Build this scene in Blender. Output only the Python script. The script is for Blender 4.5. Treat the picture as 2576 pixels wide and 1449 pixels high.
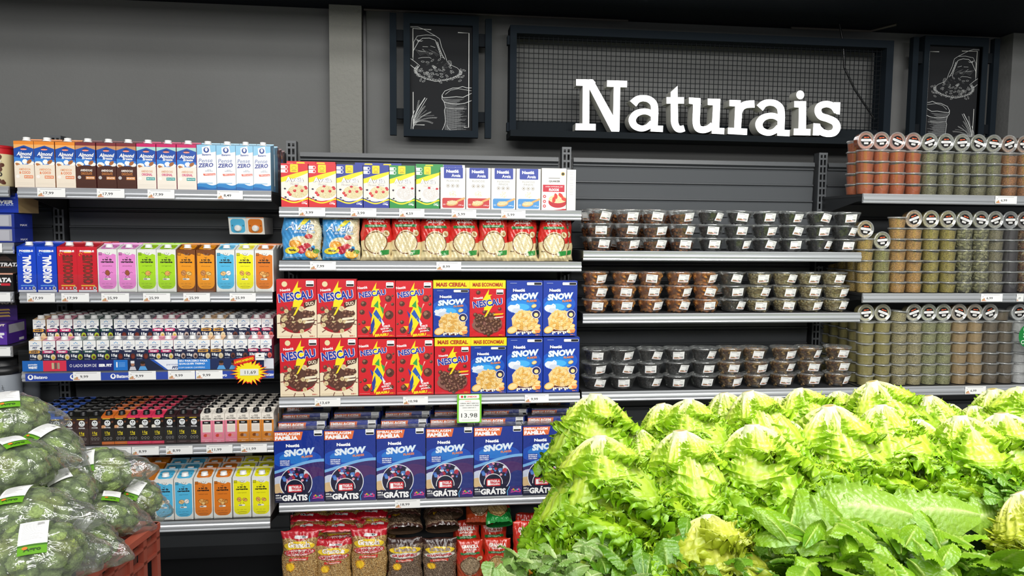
import bpy, math, random
import numpy as np
from mathutils import Vector, Matrix, Euler
random.seed(7); rng = np.random.default_rng(7)
for _o in list(bpy.data.objects): bpy.data.objects.remove(_o)
SC = bpy.context.scene; COL = SC.collection
PI = math.pi
# ------------------------------------------------------------------ camera
YAW, PITCH, ROLL, FPX, EYE = .11583, .07794, .00909, 1850., 1.5
_f = Vector((math.sin(YAW)*math.cos(PITCH), math.cos(YAW)*math.cos(PITCH), -math.sin(PITCH)))
_r0 = Vector((math.cos(YAW), -math.sin(YAW), 0)); _u0 = _r0.cross(_f)
_R = _r0*math.cos(ROLL)+_u0*math.sin(ROLL); _U = -_r0*math.sin(ROLL)+_u0*math.cos(ROLL)
cd = bpy.data.cameras.new('camera'); cam = bpy.data.objects.new('camera', cd); COL.objects.link(cam)
cd.sensor_width = 36; cd.lens = 36*FPX/2576; cd.clip_start = .05; cd.clip_end = 60
mw = Matrix((( _R.x,_U.x,-_f.x,0),(_R.y,_U.y,-_f.y,0),(_R.z,_U.z,-_f.z,EYE),(0,0,0,1)))
cam.matrix_world = mw; SC.camera = cam
# ------------------------------------------------------------------ world, lights, exposure
w = bpy.data.worlds.new('world'); SC.world = w; w.use_nodes = True
w.node_tree.nodes['Background'].inputs[0].default_value = (.95,.98,1,1)
w.node_tree.nodes['Background'].inputs[1].default_value = .17
SC.view_settings.view_transform = 'Standard'; SC.view_settings.look = 'None'
SC.view_settings.gamma = 1; SC.view_settings.use_curve_mapping = False
SC.view_settings.exposure = 0.3
def area(name, loc, size, energy, target, color=(1,.985,.96), spread=180):
    l = bpy.data.lights.new(name, 'AREA'); l.shape = 'RECTANGLE'; l.size, l.size_y = size; l.energy = energy; l.color = color; l.spread = math.radians(spread)
    o = bpy.data.objects.new(name, l); COL.objects.link(o); o.location = loc
    d = Vector(target)-Vector(loc); o.rotation_euler = d.to_track_quat('-Z','Y').to_euler(); return o
area('aisle_tube_light', (-.2,1.15,3.0), (4.6,.18), 32, (-.2,2.9,.9))
area('aisle_tube_light', (.6,-.35,3.0), (5.0,.25), 58, (.6,2.9,.8))
area('rear_aisle_light', (.4,-3.2,2.95), (5.5,.5), 105, (.5,3.2,.9))
area('produce_spot_light', (1.7,1.3,2.9), (.9,.5), 13, (1.75,2.1,.9), (1,1,.94), 100)
area('produce_spot_light', (.7,.9,2.9), (.7,.4), 4, (.9,1.9,.9), (1,1,.94), 100)
# ------------------------------------------------------------------ helpers
def ray(px, py): return _f*FPX+_R*(px-1288)+_U*(724.5-py)
def at(px, py, Y):
    d = ray(px,py); t = Y/d.y; return Vector((d.x*t, Y, d.z*t+EYE))
def gx(px, z, Y):
    """X on the plane y=Y, height z, seen in column px"""
    n = _R*FPX-_f*(px-1288); return -(n.y*Y+n.z*(z-EYE))/n.x
def gz(px, py, Y): return at(px,py,Y).z
def lin(c):
    if isinstance(c,str):
        c = c.lstrip('#'); c = ''.join(x*2 for x in c) if len(c)==3 else c; c = tuple(int(c[i:i+2],16)/255 for i in (0,2,4))
        return tuple(x/12.92 if x<=.04045 else ((x+.055)/1.055)**2.4 for x in c)
    return c[:3]
def mixc(a,b,t): a,b = lin(a),lin(b); return tuple(a[i]*(1-t)+b[i]*t for i in range(3))
ORD = ['first','second','third','fourth','fifth','sixth','seventh','eighth','ninth','tenth','eleventh','twelfth','thirteenth','fourteenth','fifteenth','sixteenth','seventeenth','eighteenth','nineteenth','twentieth','twenty-first']
# ------------------------------------------------------------------ materials
def newmat(name):
    m = bpy.data.materials.new(name); m.use_nodes = True; nt = m.node_tree; nt.nodes.clear()
    out = nt.nodes.new('ShaderNodeOutputMaterial'); return m, nt, out
def attr_mat(name, rough=.4, spec=.5, coat=0., metal=0., bump=0., bscale=60., col=None, dist=.002, speck=0.):
    m, nt, out = newmat(name); N = nt.nodes; L = nt.links
    b = N.new('ShaderNodeBsdfPrincipled'); L.new(b.outputs[0], out.inputs[0])
    b.inputs['Roughness'].default_value = rough; b.inputs['Specular IOR Level'].default_value = spec
    b.inputs['Coat Weight'].default_value = coat; b.inputs['Coat Roughness'].default_value = .06; b.inputs['Metallic'].default_value = metal
    tc = N.new('ShaderNodeTexCoord')
    if col is None:
        a = N.new('ShaderNodeAttribute'); a.attribute_name = 'Col'; src = a.outputs['Color']
    else:
        a = N.new('ShaderNodeRGB'); a.outputs[0].default_value = (*lin(col),1); src = a.outputs[0]
    if speck:
        n2 = N.new('ShaderNodeTexNoise'); n2.inputs['Scale'].default_value = bscale*.6; n2.inputs['Detail'].default_value = 6
        L.new(tc.outputs['Object'], n2.inputs['Vector'])
        mr = N.new('ShaderNodeMapRange'); mr.inputs[1].default_value=.3; mr.inputs[2].default_value=.7; mr.inputs[3].default_value = 1-speck; mr.inputs[4].default_value = 1+speck
        L.new(n2.outputs[0], mr.inputs[0])
        vm = N.new('ShaderNodeVectorMath'); vm.operation='SCALE'; L.new(src, vm.inputs[0]); L.new(mr.outputs[0], vm.inputs['Scale']); src = vm.outputs[0]
    L.new(src, b.inputs['Base Color'])
    if bump:
        n = N.new('ShaderNodeTexNoise'); n.inputs['Scale'].default_value = bscale; n.inputs['Detail'].default_value = 5
        L.new(tc.outputs['Object'], n.inputs['Vector'])
        bp = N.new('ShaderNodeBump'); bp.inputs['Strength'].default_value = bump; bp.inputs['Distance'].default_value = dist
        L.new(n.outputs[0], bp.inputs['Height']); L.new(bp.outputs[0], b.inputs['Normal'])
        if coat: L.new(bp.outputs[0], b.inputs['Coat Normal'])
    return m
def clear_mat(name, tint=(.93,.95,.95), base=.06, rough=.08, bump=0., bscale=40, haze=0., power=1.):
    m, nt, out = newmat(name); N = nt.nodes; L = nt.links
    t = N.new('ShaderNodeBsdfTransparent'); t.inputs[0].default_value = (*tint,1)
    g = N.new('ShaderNodeBsdfGlossy'); g.inputs['Roughness'].default_value = rough; g.inputs[0].default_value = (1,1,1,1)
    lw = N.new('ShaderNodeLayerWeight'); lw.inputs[0].default_value = .35
    mr = N.new('ShaderNodeMapRange'); mr.inputs[3].default_value = base; mr.inputs[4].default_value = min(1,base+.55*power); L.new(lw.outputs['Fresnel'], mr.inputs[0])
    mx = N.new('ShaderNodeMixShader'); L.new(mr.outputs[0], mx.inputs[0]); L.new(t.outputs[0], mx.inputs[1]); L.new(g.outputs[0], mx.inputs[2])
    last = mx
    if haze:
        d = N.new('ShaderNodeBsdfDiffuse'); d.inputs[0].default_value = (.8,.83,.83,1)
        m2 = N.new('ShaderNodeMixShader'); m2.inputs[0].default_value = haze; L.new(mx.outputs[0], m2.inputs[1]); L.new(d.outputs[0], m2.inputs[2]); last = m2
    L.new(last.outputs[0], out.inputs[0])
    if bump:
        tc = N.new('ShaderNodeTexCoord'); n = N.new('ShaderNodeTexNoise'); n.inputs['Scale'].default_value = bscale; n.inputs['Detail'].default_value = 3
        n.inputs['Distortion'].default_value = 1.2
        L.new(tc.outputs['Object'], n.inputs['Vector'])
        bp = N.new('ShaderNodeBump'); bp.inputs['Strength'].default_value = bump; bp.inputs['Distance'].default_value = .004
        L.new(n.outputs[0], bp.inputs['Height'])
        for x in (g.inputs['Normal'], lw.inputs['Normal']): L.new(bp.outputs[0], x)
    return m
M_CARD = attr_mat('printed_card', .38, .5)
M_CARTON = attr_mat('laminated_carton', .3, .5, coat=.15)
M_WRAP = attr_mat('shrink_wrapped_card', .3, .5, coat=1., bump=.42, bscale=26, dist=.006)
M_FILM = attr_mat('printed_film', .25, .5, coat=.8, bump=.55, bscale=30, dist=.006)
M_PLAST = attr_mat('plastic', .35, .5)
M_PAPER = attr_mat('paper', .6, .3)
M_FOOD = attr_mat('food_pieces', .55, .4, bump=.5, bscale=300, speck=.25)
M_DRY = attr_mat('dry_spice', .8, .2, bump=.5, bscale=260, speck=.12)
def cell_mat(name,scale,lo,hi,bump=.8):
    m = attr_mat(name,.75,.3); nt=m.node_tree; N=nt.nodes; L=nt.links; b=[n for n in N if n.type=='BSDF_PRINCIPLED'][0]; a=[n for n in N if n.type=='ATTRIBUTE'][0]
    tc=N.new('ShaderNodeTexCoord'); mp=N.new('ShaderNodeMapping'); mp.inputs['Scale'].default_value=(1,1,1.7); mp.inputs['Rotation'].default_value=(.4,.5,0); L.new(tc.outputs['Object'],mp.inputs['Vector'])
    v=N.new('ShaderNodeTexVoronoi'); v.inputs['Scale'].default_value=scale; L.new(mp.outputs[0],v.inputs['Vector'])
    sp=N.new('ShaderNodeSeparateColor'); L.new(v.outputs['Color'],sp.inputs[0]); mr=N.new('ShaderNodeMapRange'); mr.inputs[3].default_value=lo; mr.inputs[4].default_value=hi; L.new(sp.outputs[0],mr.inputs[0])
    vm=N.new('ShaderNodeVectorMath'); vm.operation='SCALE'; L.new(a.outputs['Color'],vm.inputs[0]); L.new(mr.outputs[0],vm.inputs['Scale']); L.new(vm.outputs[0],b.inputs['Base Color'])
    bp=N.new('ShaderNodeBump'); bp.invert=True; bp.inputs['Strength'].default_value=bump; bp.inputs['Distance'].default_value=.002; L.new(v.outputs['Distance'],bp.inputs['Height']); L.new(bp.outputs[0],b.inputs['Normal']); return m
M_FLAKE = cell_mat('flaked_spice',330,.45,1.5)
M_METAL = attr_mat('painted_steel', .42, .5, bump=.04, bscale=200)
M_MATTE = attr_mat('matte_black_wood', .8, .12, bump=.05, bscale=120)
M_RAIL = attr_mat('aluminium_rail', .3, .5, metal=.55, bump=.03, bscale=90)
M_BLACKM = attr_mat('black_sheet_metal', .36, .5, bump=.05, bscale=80)
M_CLEAR = clear_mat('clear_plastic', tint=(.975,.985,.985), base=.07, rough=.07, bump=.3, bscale=35, haze=.015)
M_CUP = clear_mat('clear_cup_plastic', tint=(.98,.985,.985), base=.10, rough=.13, haze=.04)
M_LID = clear_mat('clear_lid_plastic', base=.10, rough=.15, haze=.2, tint=(.97,.975,.975))
M_CLING = clear_mat('cling_film', tint=(.975,.985,.98), base=.06, rough=.09, bump=.9, bscale=26, haze=.02, power=.9)
M_BAGF = clear_mat('produce_bag_film', tint=(.96,.97,.965), base=.08, rough=.09, bump=1., bscale=30, haze=.045, power=1.1)
M_ACRYL = clear_mat('clear_acrylic', tint=(.985,.99,.99), base=.015, rough=.05, power=.4)
def leaf_mat(name, trans=.35):
    m, nt, out = newmat(name); N = nt.nodes; L = nt.links
    a = N.new('ShaderNodeAttribute'); a.attribute_name = 'Col'
    tc = N.new('ShaderNodeTexCoord')
    n = N.new('ShaderNodeTexNoise'); n.inputs['Scale'].default_value = 45; n.inputs['Detail'].default_value = 4; L.new(tc.outputs['Object'], n.inputs['Vector'])
    v = N.new('ShaderNodeTexVoronoi'); v.feature='DISTANCE_TO_EDGE'; v.inputs['Scale'].default_value = 60; L.new(tc.outputs['Object'], v.inputs['Vector'])
    ad = N.new('ShaderNodeMath'); ad.operation='MULTIPLY_ADD'; ad.inputs[1].default_value=.8; L.new(v.outputs['Distance'], ad.inputs[0]); L.new(n.outputs[0], ad.inputs[2])
    bp = N.new('ShaderNodeBump'); bp.inputs['Strength'].default_value = .6; bp.inputs['Distance'].default_value = .004; L.new(ad.outputs[0], bp.inputs['Height'])
    d = N.new('ShaderNodeBsdfDiffuse'); t = N.new('ShaderNodeBsdfTranslucent'); g = N.new('ShaderNodeBsdfGlossy'); g.inputs['Roughness'].default_value=.38
    g.inputs[0].default_value = (.9,1,.85,1)
    for x in (d,t): L.new(a.outputs['Color'], x.inputs['Color'])
    for x in (d,g): L.new(bp.outputs[0], x.inputs['Normal'])
    m1 = N.new('ShaderNodeMixShader'); m1.inputs[0].default_value = trans; L.new(d.outputs[0], m1.inputs[1]); L.new(t.outputs[0], m1.inputs[2])
    m2 = N.new('ShaderNodeMixShader'); m2.inputs[0].default_value = .06; L.new(m1.outputs[0], m2.inputs[1]); L.new(g.outputs[0], m2.inputs[2])
    L.new(m2.outputs[0], out.inputs[0]); return m
M_LEAF = leaf_mat('lettuce_leaf', .27); M_GREEN = leaf_mat('dark_leaf', .25)
M_BROC = attr_mat('broccoli_florets', .75, .25, bump=1., bscale=330, dist=.004, speck=.3)
def wall_mat(name, col, bump=.15):
    m, nt, out = newmat(name); N = nt.nodes; L = nt.links
    b = N.new('ShaderNodeBsdfPrincipled'); L.new(b.outputs[0], out.inputs[0]); b.inputs['Roughness'].default_value=.8; b.inputs['Specular IOR Level'].default_value=.2
    tc = N.new('ShaderNodeTexCoord'); n = N.new('ShaderNodeTexNoise'); n.inputs['Scale'].default_value=2.2; n.inputs['Detail'].default_value=8; L.new(tc.outputs['Object'], n.inputs['Vector'])
    cr = N.new('ShaderNodeValToRGB'); c = lin(col); cr.color_ramp.elements[0].color=(*[x*.86 for x in c],1); cr.color_ramp.elements[1].color=(*[x*1.12 for x in c],1)
    L.new(n.outputs[0], cr.inputs[0]); L.new(cr.outputs[0], b.inputs['Base Color'])
    n2 = N.new('ShaderNodeTexNoise'); n2.inputs['Scale'].default_value=60; n2.inputs['Detail'].default_value=6; L.new(tc.outputs['Object'], n2.inputs['Vector'])
    bp = N.new('ShaderNodeBump'); bp.inputs['Strength'].default_value=bump; bp.inputs['Distance'].default_value=.01; L.new(n2.outputs[0], bp.inputs['Height']); L.new(bp.outputs[0], b.inputs['Normal'])
    return m
M_WALL = wall_mat('grey_painted_wall', '#6f706f'); M_COLUMN = wall_mat('rough_concrete', '#85857f', .6)
M_CEIL = wall_mat('dark_soffit', '#11161f'); M_FLOOR = wall_mat('floor_tile', '#8f8f8c')
m, nt, out = newmat('lit_letter'); b = nt.nodes.new('ShaderNodeBsdfPrincipled'); b.inputs['Base Color'].default_value=(.9,.9,.9,1)
b.inputs['Emission Color'].default_value=(1,1,1,1); b.inputs['Emission Strength'].default_value=1.3; nt.links.new(b.outputs[0], out.inputs[0]); M_GLOW = m
# ------------------------------------------------------------------ mesh builder
class MB:
    def __init__(s): s.V=[]; s.F=[]; s.C=[]; s.M=[]; s.S=[]; s.n=0
    def add(s, vs, fs, col, mi=0, sm=False):
        o = s.n; s.V.extend(vs); s.n += len(vs)
        many = isinstance(col, list)
        for i,f in enumerate(fs):
            s.F.append(tuple(o+k for k in f)); s.C.append(lin(col[i]) if many else lin(col)); s.M.append(mi); s.S.append(sm)
    def box(s, x0,y0,z0,x1,y1,z1, col, mi=0, cols=None):
        v=[(x0,y0,z0),(x1,y0,z0),(x1,y1,z0),(x0,y1,z0),(x0,y0,z1),(x1,y0,z1),(x1,y1,z1),(x0,y1,z1)]
        f=[(0,1,5,4),(1,2,6,5),(2,3,7,6),(3,0,4,7),(4,5,6,7),(3,2,1,0)]   # front right back left top bottom
        s.add(v,f, cols or col, mi)
    def lathe(s, prof, n, col, mi=0, cx=0, cy=0, cz=0, sm=True, cap0=False, cap1=False, axis='z', ph=0.):
        vs=[]
        for r,z in prof:
            for k in range(n):
                a=2*PI*k/n+ph; vs.append((cx+r*math.cos(a), cy+r*math.sin(a), cz+z))
        fs=[]; cl=[]
        for i in range(len(prof)-1):
            for k in range(n):
                fs.append((i*n+k, i*n+(k+1)%n, (i+1)*n+(k+1)%n, (i+1)*n+k)); cl.append(col[i] if isinstance(col,list) else col)
        if cap0: fs.append(tuple(range(n-1,-1,-1))); cl.append(cl[0])
        if cap1: fs.append(tuple((len(prof)-1)*n+k for k in range(n))); cl.append(cl[-2])
        s.add(vs, fs, cl, mi, sm)
    def ell(s, c, r, col, mi=0, rot=None, nu=7, nv=5):
        vs=[]; R = rot.to_matrix() if rot else None
        for i in range(1,nv):
            t=PI*i/nv
            for k in range(nu):
                a=2*PI*k/nu; vs.append(Vector((r[0]*math.sin(t)*math.cos(a), r[1]*math.sin(t)*math.sin(a), r[2]*math.cos(t))))
        vs += [Vector((0,0,r[2])), Vector((0,0,-r[2]))]
        if R: vs=[R@v for v in vs]
        vs=[(v.x+c[0],v.y+c[1],v.z+c[2]) for v in vs]; fs=[]
        for i in range(nv-2):
            for k in range(nu): fs.append((i*nu+k,(i+1)*nu+k,(i+1)*nu+(k+1)%nu,i*nu+(k+1)%nu))
        T=len(vs)-2
        for k in range(nu): fs.append((T,k,(k+1)%nu)); fs.append((T+1,(nv-2)*nu+(k+1)%nu,(nv-2)*nu+k))
        s.add(vs,fs,col,mi,True)
    def tube(s, pts, r, col, n=6, mi=0):
        vs=[]; fs=[]
        P=[Vector(p) for p in pts]
        for i,p in enumerate(P):
            d=(P[min(i+1,len(P)-1)]-P[max(i-1,0)]).normalized(); a=d.cross(Vector((0,0,1)) if abs(d.z)<.9 else Vector((1,0,0))).normalized(); b=d.cross(a)
            for k in range(n):
                t=2*PI*k/n; q=p+a*(r*math.cos(t))+b*(r*math.sin(t)); vs.append(tuple(q))
        for i in range(len(P)-1):
            for k in range(n): fs.append((i*n+k,i*n+(k+1)%n,(i+1)*n+(k+1)%n,(i+1)*n+k))
        s.add(vs,fs,col,mi,True)
    def grid(s, pos, colf, nu, nv, mi=0, sm=True, flip=False):
        vs=[pos(i/nu,j/nv) for j in range(nv+1) for i in range(nu+1)]; fs=[]; cl=[]
        for j in range(nv):
            for i in range(nu):
                a=j*(nu+1)+i; f=(a,a+1,a+nu+2,a+nu+1); fs.append(f[::-1] if flip else f)
                cl.append(colf((i+.5)/nu,(j+.5)/nv) if callable(colf) else colf)
        s.add(vs,fs,cl,mi,sm)
    def mesh(s, name, mats):
        me=bpy.data.meshes.new(name); me.from_pydata(s.V,[],s.F)
        if not isinstance(mats,(list,tuple)): mats=[mats]
        for m_ in mats: me.materials.append(m_)
        me.polygons.foreach_set('material_index', s.M); me.polygons.foreach_set('use_smooth', s.S)
        lt=np.array([len(f) for f in s.F]); c=np.ones((len(s.F),4)); c[:,:3]=np.array(s.C)
        at_=me.color_attributes.new('Col','FLOAT_COLOR','CORNER'); at_.data.foreach_set('color', np.repeat(c,lt,axis=0).ravel().astype(np.float32))
        me.update(); return me
def npmesh(name, V, F, C, mat, smooth=True):
    """quads from numpy arrays, C one colour per vertex"""
    me=bpy.data.meshes.new(name); me.vertices.add(len(V)); me.vertices.foreach_set('co', V.astype(np.float32).ravel())
    me.loops.add(F.size); me.loops.foreach_set('vertex_index', F.astype(np.int32).ravel())
    me.polygons.add(len(F)); me.polygons.foreach_set('loop_start', np.arange(0,F.size,4,dtype=np.int32)); me.polygons.foreach_set('loop_total', np.full(len(F),4,dtype=np.int32))
    me.update(calc_edges=True); me.polygons.foreach_set('use_smooth',[smooth]*len(F)); me.materials.append(mat)
    a=me.color_attributes.new('Col','FLOAT_COLOR','POINT'); c=np.ones((len(V),4),np.float32); c[:,:3]=C; a.data.foreach_set('color', c.ravel()); me.validate(); return me
_TC={}
def tmesh(txt, bold):
    k=(txt,bold)
    if k not in _TC:
        cu=bpy.data.curves.new('t','FONT'); cu.body=txt; cu.offset=bold; cu.resolution_u=2; ob=bpy.data.objects.new('t',cu)
        me=bpy.data.meshes.new_from_object(ob); v=[(p.co.x,p.co.y) for p in me.vertices]; f=[tuple(p.vertices) for p in me.polygons]
        x0=min(p[0] for p in v); x1=max(p[0] for p in v); y0=min(p[1] for p in v); y1=max(p[1] for p in v)
        _TC[k]=([((x-(x0+x1)/2)/(x1-x0),(y-(y0+y1)/2)/(y1-y0)) for x,y in v],f)
        bpy.data.objects.remove(ob); bpy.data.curves.remove(cu); bpy.data.meshes.remove(me)
    return _TC[k]
class Pan:
    """flat print in face fractions (u right, v up); each item lies a hair above the one before"""
    def __init__(s, mb, O, U, V, mi=0, fn=None, eps=1.2e-5, base=.00025):
        s.mb=mb; s.O=Vector(O); s.U=Vector(U); s.V=Vector(V); s.N=s.U.cross(s.V).normalized() if fn is None else None
        s.W=s.U.length; s.H=s.V.length; s.a=s.W/s.H; s.mi=mi; s.fn=fn; s.l=1; s.eps=eps; s.base=base
    def P(s,u,v):
        d=s.base+s.l*s.eps
        if s.fn: return s.fn(u,v,d)
        u=min(1.,max(0.,u)); v=min(1.,max(0.,v))
        return tuple(s.O+s.U*u+s.V*v+s.N*d)
    def poly(s, pts, col):
        if s.fn and max(p[0] for p in pts)-min(p[0] for p in pts)>.09:   # follow the curved surface
            n=len(pts); q=[]
            for k in range(n):
                a,b=pts[k],pts[(k+1)%n]; m=max(1,int(math.hypot(a[0]-b[0],a[1]-b[1])/.04)); q += [(a[0]+(b[0]-a[0])*j/m,a[1]+(b[1]-a[1])*j/m) for j in range(m)]
            n=len(q); cx=sum(p[0] for p in q)/n; cy=sum(p[1] for p in q)/n; R=max(2,int((max(p[0] for p in q)-min(p[0] for p in q))/.07)); vs=[s.P(cx,cy)]; fs=[]
            for r in range(1,R+1): vs += [s.P(cx+(u-cx)*r/R,cy+(v-cy)*r/R) for u,v in q]
            for k in range(n): fs.append((0,1+k,1+(k+1)%n))
            for r in range(1,R):
                for k in range(n): a=1+(r-1)*n; fs.append((a+k,a+n+k,a+n+(k+1)%n,a+(k+1)%n))
            s.mb.add(vs,fs,col,s.mi)
        else: s.mb.add([s.P(u,v) for u,v in pts],[tuple(range(len(pts)))],col,s.mi)
        s.l+=1
    def rect(s,u0,v0,u1,v1,col): s.poly([(u0,v0),(u1,v0),(u1,v1),(u0,v1)],col)
    def rr(s,u0,v0,u1,v1,r,col):
        rv=r*s.a; pts=[]
        for cx,cy,a0 in ((u1-r,v0+rv,-90),(u1-r,v1-rv,0),(u0+r,v1-rv,90),(u0+r,v0+rv,180)):
            for k in range(5):
                t=math.radians(a0+22.5*k); pts.append((cx+r*math.cos(t),cy+rv*math.sin(t)))
        s.poly(pts,col)
    def disc(s,cx,cy,r,col,n=18,ry=None,rot=0.,wob=0.):
        ry=r if ry is None else ry; pts=[]
        for k in range(n):
            t=2*PI*k/n; q=1+wob*random.uniform(-1,1); x=r*q*math.cos(t); y=ry*q*math.sin(t)
            pts.append((cx+x*math.cos(rot)-y*math.sin(rot), cy+(x*math.sin(rot)+y*math.cos(rot))*s.a))
        s.poly(pts,col)
    def ring(s,cx,cy,r,w_,col,n=28,a0=0,a1=360):
        vs=[];fs=[]
        for k in range(n+1):
            t=math.radians(a0+(a1-a0)*k/n)
            for q in (r,r-w_): vs.append(s.P(cx+q*math.cos(t),cy+q*math.sin(t)*s.a))
        for k in range(n): fs.append((2*k,2*k+1,2*k+3,2*k+2))
        s.mb.add(vs,fs,col,s.mi); s.l+=1
    def band(s, f0, f1, col, n=14, u0=0., u1=1.):
        vs=[];fs=[]
        for k in range(n+1):
            u=u0+(u1-u0)*k/n; vs += [s.P(u,f0(u)),s.P(u,f1(u))]
        for k in range(n): fs.append((2*k,2*k+2,2*k+3,2*k+1))
        s.mb.add(vs,fs,col,s.mi); s.l+=1
    def text(s,t,cx,cy,w_,h,col,bold=0.,rot=0.,shear=0.,edge=None,ew=.035):
        """w_ in width fractions, h in height fractions"""
        for b_,c_ in (((bold+ew,edge),(bold,col)) if edge else ((bold,col),)):
            s.l+=9 if s.fn else 0; v,f=tmesh(t,b_); g=1+(ew*.9 if (edge and b_!=bold) else 0); Wm=w_*s.W*g; Hm=h*s.H*g; vs=[]
            for x,y in v:
                X=x*Wm+shear*y*Hm; Y=y*Hm; c,sn=math.cos(rot),math.sin(rot)
                vs.append(s.P(cx+(X*c-Y*sn)/s.W, cy+(X*sn+Y*c)/s.H))
            s.mb.add(vs,f,c_,s.mi); s.l+=2
    def line(s, pts, w_, col):
        vs=[];fs=[]
        for i,(u,v) in enumerate(pts):
            a=pts[max(i-1,0)]; b=pts[min(i+1,len(pts)-1)]; dx=(b[0]-a[0])*s.W; dy=(b[1]-a[1])*s.H; L=math.hypot(dx,dy) or 1
            nx,ny=-dy/L*w_/2/s.W, dx/L*w_/2/s.H; vs += [s.P(u+nx,v+ny),s.P(u-nx,v-ny)]
        for i in range(len(pts)-1): fs.append((2*i,2*i+1,2*i+3,2*i+2))
        s.mb.add(vs,fs,col,s.mi); s.l+=.2
    def grains(s,n,cx,cy,rx,ry,cols,size,asp=.5):
        for _ in range(n):
            q=math.sqrt(random.random()); t=random.uniform(0,2*PI); u=cx+rx*q*math.cos(t); v=cy+ry*q*math.sin(t)*s.a
            a=random.uniform(0,PI); z=size*random.uniform(.7,1.2); pts=[]
            for k in range(6):
                tt=2*PI*k/6; x=z*math.cos(tt); y=z*asp*math.sin(tt); pts.append((u+x*math.cos(a)-y*math.sin(a), v+(x*math.sin(a)+y*math.cos(a))*s.a))
            s.mb.add([s.P(*p) for p in pts],[tuple(range(6))],random.choice(cols),s.mi); s.l+=.12
        s.l+=1
# ------------------------------------------------------------------ object linking
def link(name, data, parent=None):
    o=bpy.data.objects.new(name,data); COL.objects.link(o)
    if parent: o.parent=parent
    return o
def tag(o,label,cat,group=None,kind=None):
    o['label']=label; o['category']=cat
    if group: o['group']=group
    if kind: o['kind']=kind
    return o
def struct(name, me): o=link(name,me); o['kind']='structure'; return o
def T(name,cat,*parts): return dict(name=name,cat=cat,parts=parts)
def _kids(parts,parent):
    for p in parts:
        c=link(p[0],p[1],parent)
        if len(p)>2: _kids(p[2:],c)
def put(tp,label,loc,rot=(0,0,0),sc=(1,1,1),group=None):
    if len(tp['parts'])==1 and len(tp['parts'][0])==2: r=link(tp['name'],tp['parts'][0][1])
    else: r=link(tp['name'],None); r.empty_display_size=.02; _kids(tp['parts'],r)
    r.location=loc; r.rotation_euler=rot; r.scale=sc; tag(r,label,tp['cat'],group); return r
# ================================================================== structure
ZS = dict(S1=1.6469,S2=1.2470,S3=.9418,S4=.6397,S5=.3246,C1=1.5849,C2=1.3729,C3=.8217,C4=.3893,R1=1.4194,R2=1.1563,R3=.8247,F1=1.673,F2=1.2407,F3=.8247)
YF=3.0; YB=3.37; YW=3.56
mb=MB(); mb.box(-4,-3.5,-.05,6,3.7,0,'#8f8f8c'); struct('floor',mb.mesh('floor',M_FLOOR))
mb=MB(); mb.box(-4,YW,0,6,YW+.12,3.4,'#555'); struct('wall_back',mb.mesh('wall_back',M_WALL))
mb=MB(); mb.box(-4,2.75,2.513,6,YW,2.62,'#111'); mb.box(-4,2.72,2.513,6,2.75,3.3,'#111'); struct('ceiling',mb.mesh('ceiling',M_CEIL))
xl=gx(829,2.2,3.49); xr=gx(910,2.2,3.49)
mb=MB(); mb.box(xl,3.49,0,xr,YW,2.513,'#888'); struct('trim_1',mb.mesh('trim_1',M_COLUMN))
x2=gx(2532,2.3,3.5); mb=MB(); mb.box(x2,3.47,0,x2+.5,YW,2.513,'#888'); struct('trim_2',mb.mesh('trim_2',M_WALL))
mb=MB(); mb.box(xr+.004,3.53,0,xr+.016,YW,2.513,'#0c0d10'); struct('trim_3',mb.mesh('trim_3',M_BLACKM))
# conduit and cable along the soffit edge
mb=MB(); p=[at(915,12,3.5),at(1100,21,3.5),at(1580,42,3.5)]; mb.tube([(q.x,3.5,2.5) for q in p],.006,'#4a4540'); tag(link('ceiling_conduit',mb.mesh('ceiling_conduit',M_METAL)),'thin dull metal conduit under the soffit above the left chalk panel and sign','conduit')
mb=MB(); mb.tube([(at(x,60,3.5).x,3.5,2.5) for x in (1990,2100,2190)]+[(at(2200,60,3.5).x+.05,3.4,2.508)],.006,'#57514a'); tag(link('ceiling_conduit',mb.mesh('ceiling_conduit',M_METAL)),'short metal conduit under the soffit above the right end of the sign frame','conduit')
mb=MB(); q=[at(2112,60,3.44),at(2121,110,3.44),at(2124,170,3.44),at(2150,225,3.44),at(2200,300,3.44)]; mb.tube([tuple(v) for v in q],.005,'#101112'); tag(link('power_cable',mb.mesh('power_cable',M_PLAST)),'black power cable hanging from soffit to lower right corner of sign','cable')
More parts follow.
